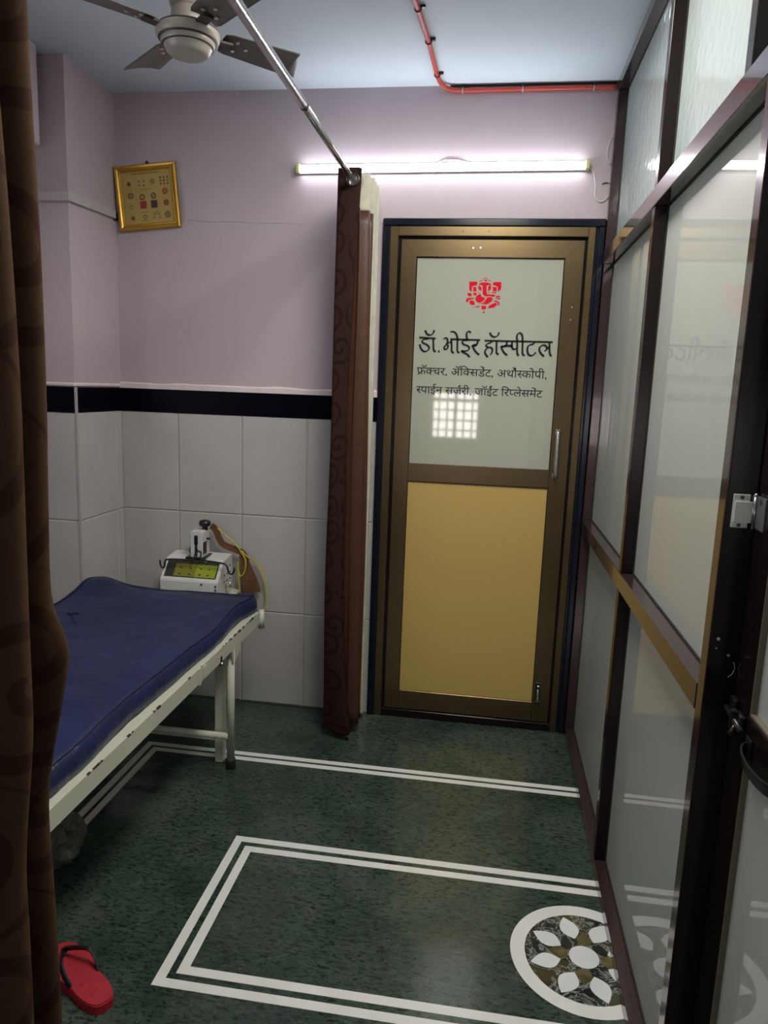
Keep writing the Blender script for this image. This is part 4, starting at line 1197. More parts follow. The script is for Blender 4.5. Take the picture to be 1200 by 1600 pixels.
# far curtain, gathered against the back wall
def far_curtain():
    root = empty('curtain', (0.57, -0.16, 0.03))
    tag(root, 'brown scroll patterned eyelet curtain gathered beside the bronze door', 'curtain', 'curtains on the steel rod')
    def fl(x, y, z, s):
        t_ = (2.31 - z) / 2.28
        cx = 0.57
        wob = 0.006 * math.sin(z * 5.0 + s * 9)
        fl_ = 1 + 0.42 * t_ ** 1.3
        wf = fl_ * (1 - 0.40 * math.sin(PI * min(1, t_) ** 1.1))
        return cx - 0.053 * fl_ + (x - 0.517) * wf + wob * t_ + 0.004 * t_, y + 0.012 * t_ * math.sin(3 * z + 5 * s), z + (0.012 * math.sin(s * 7) * (1 if z < 0.1 else 0))
    cloth('front_panel', [(0.520, -0.262), (0.517, -0.276), (0.530, -0.285), (0.555, -0.288), (0.584, -0.288), (0.602, -0.284), (0.606, -0.272)], 0.035, 2.305, M['curtain'], root, flare=fl, nz=240, sub=8)
    # the folds behind it: cream heading tape over brown satin, then cream right to the floor
    brown = [(0.600, -0.268), (0.596, -0.258), (0.560, -0.250), (0.545, -0.242), (0.560, -0.234), (0.622, -0.226), (0.632, -0.216), (0.622, -0.206), (0.560, -0.200), (0.547, -0.192), (0.560, -0.184), (0.628, -0.176), (0.636, -0.166), (0.626, -0.156), (0.570, -0.148)]
    cream = [(0.570, -0.148), (0.556, -0.140), (0.570, -0.132), (0.630, -0.122), (0.637, -0.112), (0.628, -0.102), (0.575, -0.094), (0.560, -0.086), (0.575, -0.078), (0.634, -0.066), (0.642, -0.054), (0.632, -0.042), (0.590, -0.034), (0.56, -0.028)]
    def fl2(x, y, z, s):
        t_ = (2.31 - z) / 2.28
        return 0.57 + (x - 0.57) * (1 + 0.22 * t_) + 0.003 * math.sin(z * 4 + s * 20), y, z
    def fl3(x, y, z, s):
        t_ = (2.31 - z) / 2.28
        return x + 0.004 * math.sin(z * 3 + s * 20) * t_, y, z
    cloth('fold', brown, 0.05, 2.165, M['curtain_plain'], root, flare=fl2)
    cloth('heading_tape', brown, 2.165, 2.300, M['cream_cloth'], root, flare=fl2, nz=16)
    cloth('cream_panel', cream, 0.02, 2.300, M['cream_cloth'], root, flare=fl3, nz=200)
    q = MB()
    ring = [(RODX + 0.0235 * math.cos(a), -0.290, RODZ + 0.0235 * math.sin(a)) for a in [2 * PI * k / 28 for k in range(28)]]
    q.tube(ring, 0.0042, M['dark_metal'], 8, closed=True)
    q.build('eyelet', root, 'dark metal eyelet ring')
far_curtain()

# near curtain, gathered towards the viewer at the left edge
def near_curtain():
    root = empty('curtain', (0.60, -2.55, 0.02))
    tag(root, 'tan brown curtain hanging close at the left edge of the doorway', 'curtain', 'curtains on the steel rod')
    def fl(x, y, z, s):
        b = math.exp(-((z - 1.135) / 0.05) ** 2) * math.exp(-(s / 0.12) ** 2)
        b2 = math.exp(-((z - 1.06) / 0.075) ** 2) * math.exp(-(s / 0.12) ** 2)
        t_ = (2.3 - z) / 2.28
        amp = 0.004 * math.sin(z * 3.2 + s * 14) + 0.003 * math.sin(z * 7 + s * 31)
        k_ = min(1, max(0, (1.12 - z) / 0.25))
        return x + 0.026 * b + 0.020 * b2 + amp - 0.022 * k_ * k_ * (3 - 2 * k_) - 0.003 - 0.005 * min(1, max(0, (z - 1.45) / 0.35)), y + 0.012 * b + 0.006 * t_ * math.sin(2 * z + 9 * s), z
    sec = []
    y = -2.285
    sec += [(0.500, -2.262), (0.545, -2.268), (0.580, -2.276), (0.596, -2.288), (0.600, -2.302), (0.590, -2.318), (0.560, -2.334)]
    sec += [(0.535, -2.352), (0.540, -2.372), (0.575, -2.376), (0.616, -2.384), (0.637, -2.402), (0.634, -2.426), (0.600, -2.452), (0.560, -2.466)]
    sec += [(0.535, -2.486), (0.545, -2.508), (0.585, -2.520), (0.620, -2.534), (0.632, -2.556), (0.615, -2.580), (0.560, -2.600)]
    sec += [(0.54, -2.63), (0.58, -2.66), (0.63, -2.69), (0.62, -2.72), (0.56, -2.745), (0.54, -2.77), (0.6, -2.80), (0.635, -2.83)]
    cloth('cloth', sec, 0.02, 2.30, M['curtain_near'], root, flare=fl, nz=220, u_off=0.35, sub=8, hole=0.028)
    q = MB()
    for yy in (-2.336, -2.47, -2.6, -2.745):
        ring = [(RODX + 0.0235 * math.cos(a), yy, RODZ + 0.0235 * math.sin(a)) for a in [2 * PI * k / 20 for k in range(20)]]
        q.tube(ring, 0.0045, M['chrome'], 8, closed=True)
    q.build_each('eyelet', root)
near_curtain()

# curtain rod in two telescoping lengths
root = empty('curtain_rod', (RODX, -2, RODZ))
tag(root, 'polished steel telescopic curtain rod running from the back wall overhead', 'curtain rod')
q = MB()
q.cyl((RODX, -4.2, RODZ), (RODX, -1.005, RODZ), 0.0128, M['steel'], 24)
q.build('outer_tube', root)
q = MB()
q.cyl((RODX, -1.02, RODZ), (RODX, -0.006, RODZ), 0.0112, M['steel'], 24)
q.build('inner_tube', root)
q = MB()
q.cyl((RODX, -1.012, RODZ), (RODX, -1.0, RODZ), 0.0133, M['dark_metal'], 24)
q.build('joint_ring', root)
q = MB()
q.cyl((RODX, -0.012, RODZ), (RODX, -0.0005, RODZ), 0.026, M['steel'], 24)
q.build('wall_flange', root)
q = MB()
q.cyl((RODX, -4.19, RODZ), (RODX, -4.19, H - 0.001), 0.010, M['steel'], 16)
q.build('ceiling_hanger', root)

# ------------------------------------------------------------------ tube light
root = empty('tube_light', (0.87, 0, 2.385))
tag(root, 'lit slim white tube batten on the wall above the door', 'lamp')
tz0, tz1 = 2.385, 2.391
def tz(x):
    return 2.377 + (x - 0.28) / 1.19 * 0.008
rot = Matrix.Rotation(-math.atan2(0.008, 1.19), 3, 'Y')
q = MB()
q.box((0.288, -0.014, 2.364), (1.462, -0.001, 2.398), M['white_plastic'], 0.002, rot)
q.build('housing', root)
q = MB()
k = 14
prof = [(-0.014 - 0.020 * math.sin(PI * i / k), 2.3805 - 0.0155 * math.cos(PI * i / k)) for i in range(k + 1)]
q.prism(prof, 'x', 0.298, 1.452, M['tube_lamp'])
for v_ in q.bm.verts:
    v_.co.z += (v_.co.x - 0.875) / 1.19 * 0.008
q.build('lit_tube', root)
q = MB()
for xa, xb in ((0.283, 0.2995), (1.4505, 1.467)):
    q.box((xa, -0.036, 2.3805 - 0.018 + (xa - 0.875) / 1.19 * 0.008), (xb, -0.001, 2.3805 + 0.018 + (xa - 0.875) / 1.19 * 0.008), M['tube_cap'], 0.003)
q.build_each('end_cap', root, 'pale yellow end cap')
q = MB()
q.tube(smooth_path([(0.865, -0.006, 2.398), (0.90, -0.007, 2.410), (0.95, -0.007, 2.409), (0.99, -0.006, 2.400)], 6), 0.003, M['white_plastic'], 8)
q.build('feed_wire', root)

# thin white cables beside the tube
q = MB()
q.tube(smooth_path([(1.545, -0.004, 2.49), (1.535, -0.004, 2.46), (1.533, -0.004, 2.42), (1.546, -0.004, 2.39)], 8), 0.0022, M['white_plastic'], 8)
tag(q.build('cable'), 'thin white cable arc beside the partition, above the end of the tube', 'cable')
q = MB()
q.tube(smooth_path([(1.470, -0.006, 2.377), (1.486, -0.006, 2.36), (1.497, -0.006, 2.31), (1.498, -0.006, 2.275), (1.515, -0.006, 2.253), (1.535, -0.006, 2.255), (1.547, -0.006, 2.27)], 8), 0.0024, M['white_plastic'], 8)
tag(q.build('cable'), 'thin white cable looping down from the right end of the tube', 'cable')
q = MB()
q.tube(smooth_path([(1.522, -0.004, 2.318), (1.533, -0.006, 2.322), (1.547, -0.004, 2.321)], 6), 0.002, M['dark_metal'], 6)
tag(q.build('wall_hook'), 'small dark wire hook on the wall right of the tube', 'hook')

# ------------------------------------------------------------------ red conduit on ceiling and wall
root = empty('conduit', (1.2, -0.02, 2.67))
tag(root, 'red conduit bending from the ceiling along the top of the back wall', 'pipe')
path = smooth_path([(0.800, -1.00, H - 0.009), (0.834, -0.651, H - 0.009), (0.843, -0.52, H - 0.009), (0.852, -0.40, H - 0.009), (0.860, -0.16, H - 0.009), (0.866, -0.075, H - 0.010),
                    (0.882, -0.030, H - 0.014), (0.915, -0.014, H - 0.020), (0.96, -0.010, H - 0.0215), (1.2, -0.010, H - 0.0205), (1.40, -0.010, H - 0.0200), (1.548, -0.010, H - 0.0200)], 6)
q = MB()
q.tube(path, 0.0085, M['red_pvc'], 12)
q.build('pipe', root)
for (x, y, z, ax) in ((0.8375, -0.62, H - 0.009, 'y'), (0.852, -0.40, H - 0.009, 'y'), (0.862, -0.13, H - 0.009, 'y'), (0.955, -0.010, H - 0.0215, 'x'), (1.19, -0.010, H - 0.0205, 'x'), (1.462, -0.010, H - 0.0200, 'x')):
    q = MB()
    if ax == 'y':
        q.tube([(x + 0.0105 * math.cos(a), y, z + 0.0105 * math.sin(a)) for a in [2 * PI * k / 16 for k in range(16)]], 0.0022, M['dark_metal'], 6, closed=True)
        q.box((x + 0.006, y - 0.006, z + 0.001), (x + 0.024, y + 0.006, z + 0.0088), M['black_plastic'], 0.001)
    else:
        q.tube([(x, y + 0.0098 * math.cos(a), z + 0.0105 * math.sin(a)) for a in [2 * PI * k / 16 for k in range(16)]], 0.0024, M['trunking'], 6, closed=True)
        q.box((x - 0.007, y - 0.010, z + 0.004), (x + 0.007, y + 0.008, z + 0.0120), M['black_plastic'], 0.001)
    q.build('clip', root)
q = MB()
q.tube(smooth_path([(0.905, -0.0040, H - 0.0038), (0.95, -0.0038, H - 0.0038), (1.2, -0.0038, H - 0.0038), (1.548, -0.0038, H - 0.0038)], 6), 0.0034, M['black_plastic'], 8)
tag(q.build('wire'), 'black wire in the ceiling corner above the red conduit', 'cable')
q = MB()
q.tube(smooth_path([(0.017, -0.001, 2.695 - 0.010), (0.019, -0.014, 2.679), (0.024, -0.016, 2.668), (0.029, -0.012, 2.672)], 6), 0.003, M['trunking'], 8)
tag(q.build('wall_hook'), 'small hook at the top of the back wall beyond the fan', 'hook')

# ------------------------------------------------------------------ cable trunking round the pillar
q = MB()
q.box((XL, -DPIL - 0.014, 2.163), (XPIL + 0.014, -DPIL, 2.199), M['trunking'], 0.002)
a, b = Vector((XPIL, -DPIL - 0.012, 2.181)), Vector((XPIL, -0.030, 2.193))
q.prism([(-DPIL - 0.012, 2.163), (-0.030, 2.176), (-0.030, 2.208), (-DPIL - 0.012, 2.199)], 'x', XPIL, XPIL + 0.014, M['trunking'])
q.box((XPIL, -0.030, 2.170), (XPIL + 0.012, -0.012, 2.204), M['black_plastic'], 0.002)
tag(q.build('cable_trunking'), 'grey white cable trunking wrapped round the corner pillar', 'trunking')

# ------------------------------------------------------------------ framed print
def picture():
    cx, cz = -0.378, 2.268
    th = math.radians(-4.6)
    Wd, Hh = 0.278, 0.264
    root = empty('picture_frame', (cx, 0, cz))
    root.rotation_euler = (0, th, 0)
    tag(root, 'tilted gilt framed gold print of small ritual diagrams beside the pillar', 'picture')
    # local frame: x right, y towards the room is negative, z up; leans forward slightly at the top
    Mx = Matrix.Translation((cx, -0.004, cz)) @ Matrix.Rotation(th, 4, 'Y') @ Matrix.Rotation(math.radians(2.0), 4, 'X')
    def fin(q, name, parent=root, label=None):
        for v_ in q.bm.verts:
            v_.co = Mx @ v_.co
        return q.build(name, parent, label)
    w_, h_ = Wd / 2, Hh / 2
    fr = 0.026
    def bar(poly_of, name):
        q = MB()
        poly_of(q)
        fin(q, name)
    prof = [(0, 0.0), (0, 0.016), (0.005, 0.021), (0.012, 0.019), (0.017, 0.014), (0.022, 0.016), (fr, 0.010), (fr, 0.0)]
    def side(p0, p1, n0, n1):
        """mitred moulding from p0 to p1; n0/n1 inward offsets at both ends"""
        q = MB()
        A = [q.bm.verts.new((p0[0] + n0[0] * u, -d, p0[1] + n0[1] * u)) for u, d in prof]
        B = [q.bm.verts.new((p1[0] + n1[0] * u, -d, p1[1] + n1[1] * u)) for u, d in prof]
        fs = [q.bm.faces.new((A[k], A[(k + 1) % 8], B[(k + 1) % 8], B[k])) for k in range(8)]
        fs += [q.bm.faces.new(A[::-1]), q.bm.faces.new(B)]
        q._set(fs, M['gold_frame'])
        return fin(q, 'moulding')
    side((-w_, -h_), (w_, -h_), (1, 1), (-1, 1))
    side((w_, -h_), (w_, h_), (-1, 1), (-1, -1))
    side((w_, h_), (-w_, h_), (-1, -1), (1, -1))
    side((-w_, h_), (-w_, -h_), (1, -1), (1, 1))
    q = MB()
    q.box((-w_ + fr - 0.004, -0.0125, -h_ + fr), (-w_ + fr, -0.008, h_ - fr), M['gold_bright'])
    fin(q, 'bead')
    q = MB()
    q.box((-w_ + 0.012, -0.008, -h_ + 0.012), (w_ - 0.012, -0.004, h_ - 0.012), M['gold_sheet'])
    sheet = fin(q, 'print')
    # printed diagrams
    cur = [None]
    done = []
    y0 = -0.0084
    def poly(pts, m_):
        cur[0]._set([cur[0].bm.faces.new([cur[0].bm.verts.new((x, y0, z)) for x, z in pts])], m_)
    def disc(x, z, r, m_, n=14, y=None):
        poly([(x + r * math.cos(2 * PI * k / n), z + r * math.sin(2 * PI * k / n)) for k in range(n)], m_)
    def annulus(x, z, r0, r1, m_, n=18):
        for k in range(n):
            a, b = 2 * PI * k / n, 2 * PI * (k + 1) / n
            poly([(x + r0 * math.cos(a), z + r0 * math.sin(a)), (x + r1 * math.cos(a), z + r1 * math.sin(a)), (x + r1 * math.cos(b), z + r1 * math.sin(b)), (x + r0 * math.cos(b), z + r0 * math.sin(b))], m_)
    def rosette(x, z, r, m_, n=8, r0=0.45):
        for k in range(n):
            a = 2 * PI * k / n
            c_, s_ = math.cos(a), math.sin(a)
            pp = [(r * r0, 0), (r * 0.75, r * 0.22), (r, 0), (r * 0.75, -r * 0.22)]
            poly([(x + u * c_ - v_ * s_, z + u * s_ + v_ * c_) for u, v_ in pp], m_)
    def rule(x, z, wd, m_, n=9, h=0.0022):
        for k in range(n):
            xx = x - wd / 2 + wd * k / n
            poly([(xx, z), (xx + wd / n * 0.7, z), (xx + wd / n * 0.7, z + h), (xx, z + h)], m_)
    Bn, Rd, Dk = M['ink_brown'], M['ink_red'], M['ink_dark']
    # positions measured over the visible sheet, -1..1
    def at(u, v_, new=True):
        if new:
            cur[0] = MB()
            done.append(cur[0])
        return u * (w_ - fr), v_ * (h_ - fr)
    x, z = at(0, 0.90); rule(x, z, 0.13, Bn, 18, 0.004)
    x, z = at(-0.70, 0.55); disc(x, z, 0.009, Bn); 
    for du in (-0.28, -0.10):
        for dv in (0.62, 0.46):
            x, z = at(du, dv, (du, dv) == (-0.28, 0.62)); poly([(x - 0.003, z - 0.003), (x + 0.003, z - 0.003), (x + 0.002, z + 0.004), (x - 0.003, z + 0.003)], Dk)
    x, z = at(0.26, 0.58); rosette(x, z, 0.0125, Dk, 6, 0.4); annulus(x, z, 0.0035, 0.0055, Dk)
    for i in range(3):
        for j in range(3):
            x, z = at(0.58 + 0.14 * i, 0.70 - 0.12 * j, i + j == 0); poly([(x - 0.0035, z - 0.0035), (x + 0.0035, z - 0.0035), (x + 0.0035, z + 0.0035), (x - 0.0035, z + 0.0035)], Dk if (i + j) % 2 == 0 else Bn)
    x, z = at(-0.68, 0.10); annulus(x, z, 0.008, 0.0115, Bn); rosette(x, z, 0.0145, Bn, 9, 0.7); disc(x, z, 0.004, Rd)
    x, z = at(-0.05, 0.30); rule(x, z, 0.052, Bn, 10, 0.0025)
    x, z = at(-0.22, 0.02); annulus(x, z, 0.007, 0.0125, Bn)
    x, z = at(0.24, 0.04); rosette(x, z, 0.0145, Dk, 10, 0.4); annulus(x, z, 0.004, 0.006, Dk)
    x, z = at(0.72, 0.18); annulus(x, z, 0.007, 0.0125, Rd); rosette(x, z, 0.0145, Rd, 9, 0.7); disc(x, z, 0.0045, Rd)
    for u, m_ in ((-0.20, Rd), (0.24, Dk)):
        x, z = at(u, -0.28)
        poly([(x - 0.0145, z - 0.0155), (x + 0.0145, z - 0.0155), (x + 0.0145, z + 0.0155), (x - 0.0145, z + 0.0155)], m_)
    x, z = at(-0.70, -0.34); annulus(x, z, 0.007, 0.0092, Bn)
    x, z = at(0.73, -0.26); annulus(x, z, 0.0055, 0.0125, Bn); disc(x, z, 0.0045, Rd)
    x, z = at(-0.68, -0.76); disc(x, z, 0.007, Bn); annulus(x, z, 0.010, 0.0112, Bn)
    x, z = at(-0.17, -0.58); rule(x, z, 0.036, Bn, 7, 0.0025)
    x, z = at(-0.17, -0.75); annulus(x, z, 0.006, 0.0095, Bn)
    x, z = at(-0.17, -0.90); rule(x, z, 0.036, Bn, 7, 0.0025)
    for du, dv in ((0.20, -0.66), (0.30, -0.62), (0.40, -0.66), (0.20, -0.80), (0.42, -0.80)):
        x, z = at(du, dv, du == 0.20 and dv == -0.66); annulus(x, z, 0.0028, 0.0048, Dk, 6)
    x, z = at(0.74, -0.72); annulus(x, z, 0.010, 0.0135, Dk); annulus(x, z, 0.005, 0.0072, Bn); disc(x, z, 0.0028, Dk)
    for q in done:
        fin(q, 'printed_diagram', sheet)
    # clear wrap hanging off the right edge
    q = MB()
    pts = [(w_ + 0.001, h_ - 0.01), (w_ + 0.006, 0.03), (w_ + 0.011, -0.04), (w_ + 0.010, -0.10), (w_ + 0.001, -h_ + 0.002)]
    A = [q.bm.verts.new((x, -0.014, z)) for x, z in pts]
    B = [q.bm.verts.new((w_ - 0.001, -0.004, z)) for x, z in pts]
    q._set([q.bm.faces.new((A[i], A[i + 1], B[i + 1], B[i])) for i in range(4)], M['wrap'])
    fin(q, 'clear_wrap')
    q = MB()
    q.cyl((-0.379, -0.012, 2.409), (-0.379, -0.0005, 2.409), 0.004, M['dark_metal'], 10)
    q.sphere((-0.379, -0.013, 2.409), 0.006, M['dark_metal'])
    q.build('nail', root)
picture()

# ------------------------------------------------------------------ ceiling fan
def fan():
    cx, cy, cz = 0.225, -0.980, 2.452
    root = empty('ceiling_fan', (cx, cy, cz))
    tag(root, 'small cream four blade ceiling fan with dusty grey blades', 'fan')
    C_, D_ = M['fan_cream'], M['fan_dark']
    q = MB()
    prof = [(0.0, -0.046), (0.030, -0.0455), (0.052, -0.042), (0.062, -0.034), (0.0655, -0.024), (0.068, -0.022), (0.073, -0.020), (0.076, -0.010),
            (0.0755, -0.008), (0.083, -0.005), (0.089, 0.004), (0.0905, 0.012), (0.089, 0.018), (0.086, 0.020), (0.086, 0.023), (0.082, 0.026), (0.070, 0.029), (0.046, 0.031), (0.0, 0.031)]
    mats = [C_] * 18
    mats[5] = D_
    mats[8] = D_
    mats[13] = D_
    mats[14] = D_
    q.lathe(prof, C_, (cx, cy, cz), 48, mats)
    q.build('motor', root)
    q = MB()
    q.lathe([(0.0, 0.031), (0.050, 0.031), (0.048, 0.050), (0.046, 0.075), (0.030, 0.085), (0.012, 0.088), (0.012, 0.16)], C_, (cx, cy, cz), 36)
    q.build('down_rod', root)
    q = MB()
    q.lathe([(0.0, 0.075), (0.046, 0.075), (0.050, 0.085), (0.056, 0.12), (0.066, 0.17), (0.072, H - cz - 0.001), (0.0, H - cz - 0.001)], C_, (cx, cy, cz), 36)
    q.build('canopy', root)
    for k, ang in enumerate((43, 138, 227, 317)):
        a = math.radians(ang)
        Rz = Matrix.Translation((cx, cy, cz + 0.020)) @ Matrix.Rotation(a, 4, 'Z')
        tilt = Matrix.Rotation(math.radians(-13), 4, 'X')
        q = MB()
        N = 14
        top, bot = [], []
        for i in range(N + 1):
            f = i / N
            x = 0.102 + 0.245 * f
            hw = 0.044 + 0.014 * f
            if i == 0:
                hw *= 0.86
            if i == N:
                hw *= 0.92
            camber = 0.006
            r1, r2 = [], []
            for j in range(7):
                g = -1 + 2 * j / 6
                z = camber * (1 - g * g)
                xx = x + (0.016 * g if i == N else 0)
                p = Rz @ tilt @ Vector((xx, g * hw, z))
                p2 = Rz @ tilt @ Vector((xx, g * hw, z - 0.0016))
                r1.append(q.bm.verts.new(p))
                r2.append(q.bm.verts.new(p2))
            top.append(r1)
            bot.append(r2)
        fs = []
        for i in range(N):
            for j in range(6):
                fs.append(q.bm.faces.new((top[i][j], top[i + 1][j], top[i + 1][j + 1], top[i][j + 1])))
                fs.append(q.bm.faces.new((bot[i][j], bot[i][j + 1], bot[i + 1][j + 1], bot[i + 1][j])))
        q._set(fs, M['fan_blade'], True)
        ed = []
        for i in range(N):
            ed.append(q.bm.faces.new((top[i][0], bot[i][0], bot[i + 1][0], top[i + 1][0])))
            ed.append(q.bm.faces.new((top[i][6], top[i + 1][6], bot[i + 1][6], bot[i][6])))
        for j in range(6):
            ed.append(q.bm.faces.new((top[0][j], top[0][j + 1], bot[0][j + 1], bot[0][j])))
            ed.append(q.bm.faces.new((top[N][j], bot[N][j], bot[N][j + 1], top[N][j + 1])))
        q._set(ed, M['fan_blade'])
        bl = q.build('blade', root)
        q = MB()
        pts = [Rz @ Vector(p) for p in ((0.070, 0, -0.006), (0.092, 0, -0.005), (0.112, 0, -0.004), (0.130, 0, -0.003))]
        q.tube(pts, 0, M['fan_dark'], flat=(0.016, 0.003))
        q.build('blade_iron', bl)
        q = MB()
        for x, y in ((0.142, -0.020), (0.142, 0.020), (0.176, 0.0)):
            p = Rz @ tilt @ Vector((x, y, -0.001))
            q.cyl(p, p - Vector((0, 0, 0.0035)), 0.0055, M['chrome'], 10)
        q.build_each('screw', bl)
fan()

# ------------------------------------------------------------------ bed
BX0, BX1, BY0, BY1 = -0.515, 0.228, -2.15, -0.290
ZT, ZB = 0.545, 0.492
def bed():
    root = empty('hospital_bed', (-0.14, -1.2, 0))
    tag(root, 'cream painted steel treatment bed with chipped rails against the pillar', 'bed')
    E_ = M['bed_paint']
    def rail(name, poly, axis, a, b):
        q = MB()
        q.prism(poly, axis, a, b, E_)
        return q.build(name, root)
    # angle iron side rails: upright face plus flat lip
    r_ = rail('side_rail', [(BX1, ZB), (BX1, ZT), (BX1 - 0.034, ZT), (BX1 - 0.034, ZT - 0.004), (BX1 - 0.004, ZT - 0.004), (BX1 - 0.004, ZB)], 'y', BY0, BY1)
    rail('side_rail', [(BX0, ZB), (BX0, ZT), (BX0 + 0.034, ZT), (BX0 + 0.034, ZT - 0.004), (BX0 + 0.004, ZT - 0.004), (BX0 + 0.004, ZB)], 'y', BY0, BY1)
    # chips of missing enamel along the rail edge
    q = MB()
    random.seed(11)
    ys = [-1.62, -1.59, -1.575, -1.56, -1.42, -1.40, -1.27, -1.25, -1.24, -1.02, -0.92] + [-0.72, -0.69, -0.655, -0.64, -0.60, -0.585, -0.56, -0.54, -0.50, -0.455, -0.44, -0.42, -0.40, -0.385, -0.36]
    for y in ys:
        l, d = random.uniform(0.004, 0.012), random.uniform(0.002, 0.006)
        q.box((BX1 - d, y - l, ZT - d), (BX1 + 0.0006, y + l, ZT + 0.0006), M['chip'], 0.0008)
    q.build_each('paint_chip', r_)
    q = MB()
    q.box((BX0, BY1 - 0.006, ZB), (BX1, BY1, ZT), E_)
    q.build('end_rail', root)
    q = MB()
    q.box((BX0, BY0, ZB), (BX1, BY0 + 0.006, ZT), E_)
    q.build('end_rail', root)
    q = MB()
    q.box((BX0 + 0.004, BY0 + 0.006, ZT - 0.008), (BX1 - 0.034, BY1 - 0.006, ZT - 0.004), E_)
    q.build('deck', root)
    # round socket at the far corner
    for x in (BX1 + 0.002, BX0 - 0.002):
        q = MB()
        q.cyl((x, BY1 + 0.010, ZB - 0.024), (x, BY1 + 0.010, ZT + 0.002), 0.013, E_, 18)
        q.build('corner_socket', root)
    # legs
    for x, y in ((BX1 - 0.016, -0.600), (BX0 + 0.016, -0.600), (BX1 - 0.016, -2.10), (BX0 + 0.016, -2.10)):
        q = MB()
        q.cyl((x, y, 0.030), (x, y, ZB + 0.02), 0.0155, E_, 20)
        l_ = q.build('leg', root)
        q = MB()
        q.lathe([(0.0, 0.0), (0.017, 0.0), (0.020, 0.004), (0.019, 0.030), (0.018, 0.040), (0.0, 0.040)], M['rubber'], (x, y, 0.0), 20)
        q.build('rubber_foot', l_)
        q = MB()
        s_ = 1
        q.prism([(y - 0.028 * 1, ZB + 0.002), (y + 0.075, ZB + 0.002), (y + 0.068, ZB - 0.028), (y + 0.016, ZB - 0.052), (y - 0.012, ZB - 0.060)], 'x', (BX1 - 0.006 if x > 0 else BX0), (BX1 - 0.001 if x > 0 else BX0 + 0.005), E_)
        q.build('gusset', root)
    # square lifting posts next to the far legs
    for x in (0.150, -0.44):
        q = MB()
        q.box((x - 0.013, -0.575, 0.001), (x + 0.020, -0.535, ZB + 0.04), E_, 0.002)
        q.build('square_post', root)
        q = MB()
        q.prism([(-0.59, ZB + 0.002), (-0.50, ZB + 0.002), (-0.515, ZB - 0.03), (-0.56, ZB - 0.05)], 'x', x - 0.010, x - 0.006, E_)
        q.build('gusset', root)
    q = MB()
    q.cyl((0.205, -0.608, 0.135), (-0.49, -0.608, 0.135), 0.0125, E_, 16)
    q.build('cross_bar', root)
    q = MB()
    q.box((-0.44, -0.560, 0.085), (0.150, -0.550, 0.112), E_, 0.001)
    q.build('cross_bar', root)
    # clip and adjusting pin on the side rail
    q = MB()
    q.box((BX1, -0.950, ZB - 0.004), (BX1 + 0.004, -0.930, ZT + 0.002), E_, 0.001)
    q.box((BX1, -0.915, ZB + 0.006), (BX1 + 0.003, -0.885, ZT - 0.006), E_, 0.001)
    q.build_each('rail_clip', root)
    q = MB()
    q.cyl((BX1 - 0.01, -0.742, ZB - 0.006), (BX1 + 0.010, -0.742, ZB - 0.006), 0.006, M['chrome'], 12)
    q.box((BX1 - 0.004, -0.748, ZB - 0.012), (BX1 + 0.003, -0.736, ZB + 0.022), M['dark_metal'], 0.001)
    q.build('adjusting_pin', root)
    # shelf for the traction unit at the head
    q = MB()
    q.box((-0.30, BY1, 0.545), (0.05, -0.025, 0.556), E_, 0.002)
    for x in (-0.26, 0.0):
        q.box((x, BY1, 0.50), (x + 0.03, -0.05, 0.545), E_, 0.002)
    q.build('unit_shelf', root)
bed()

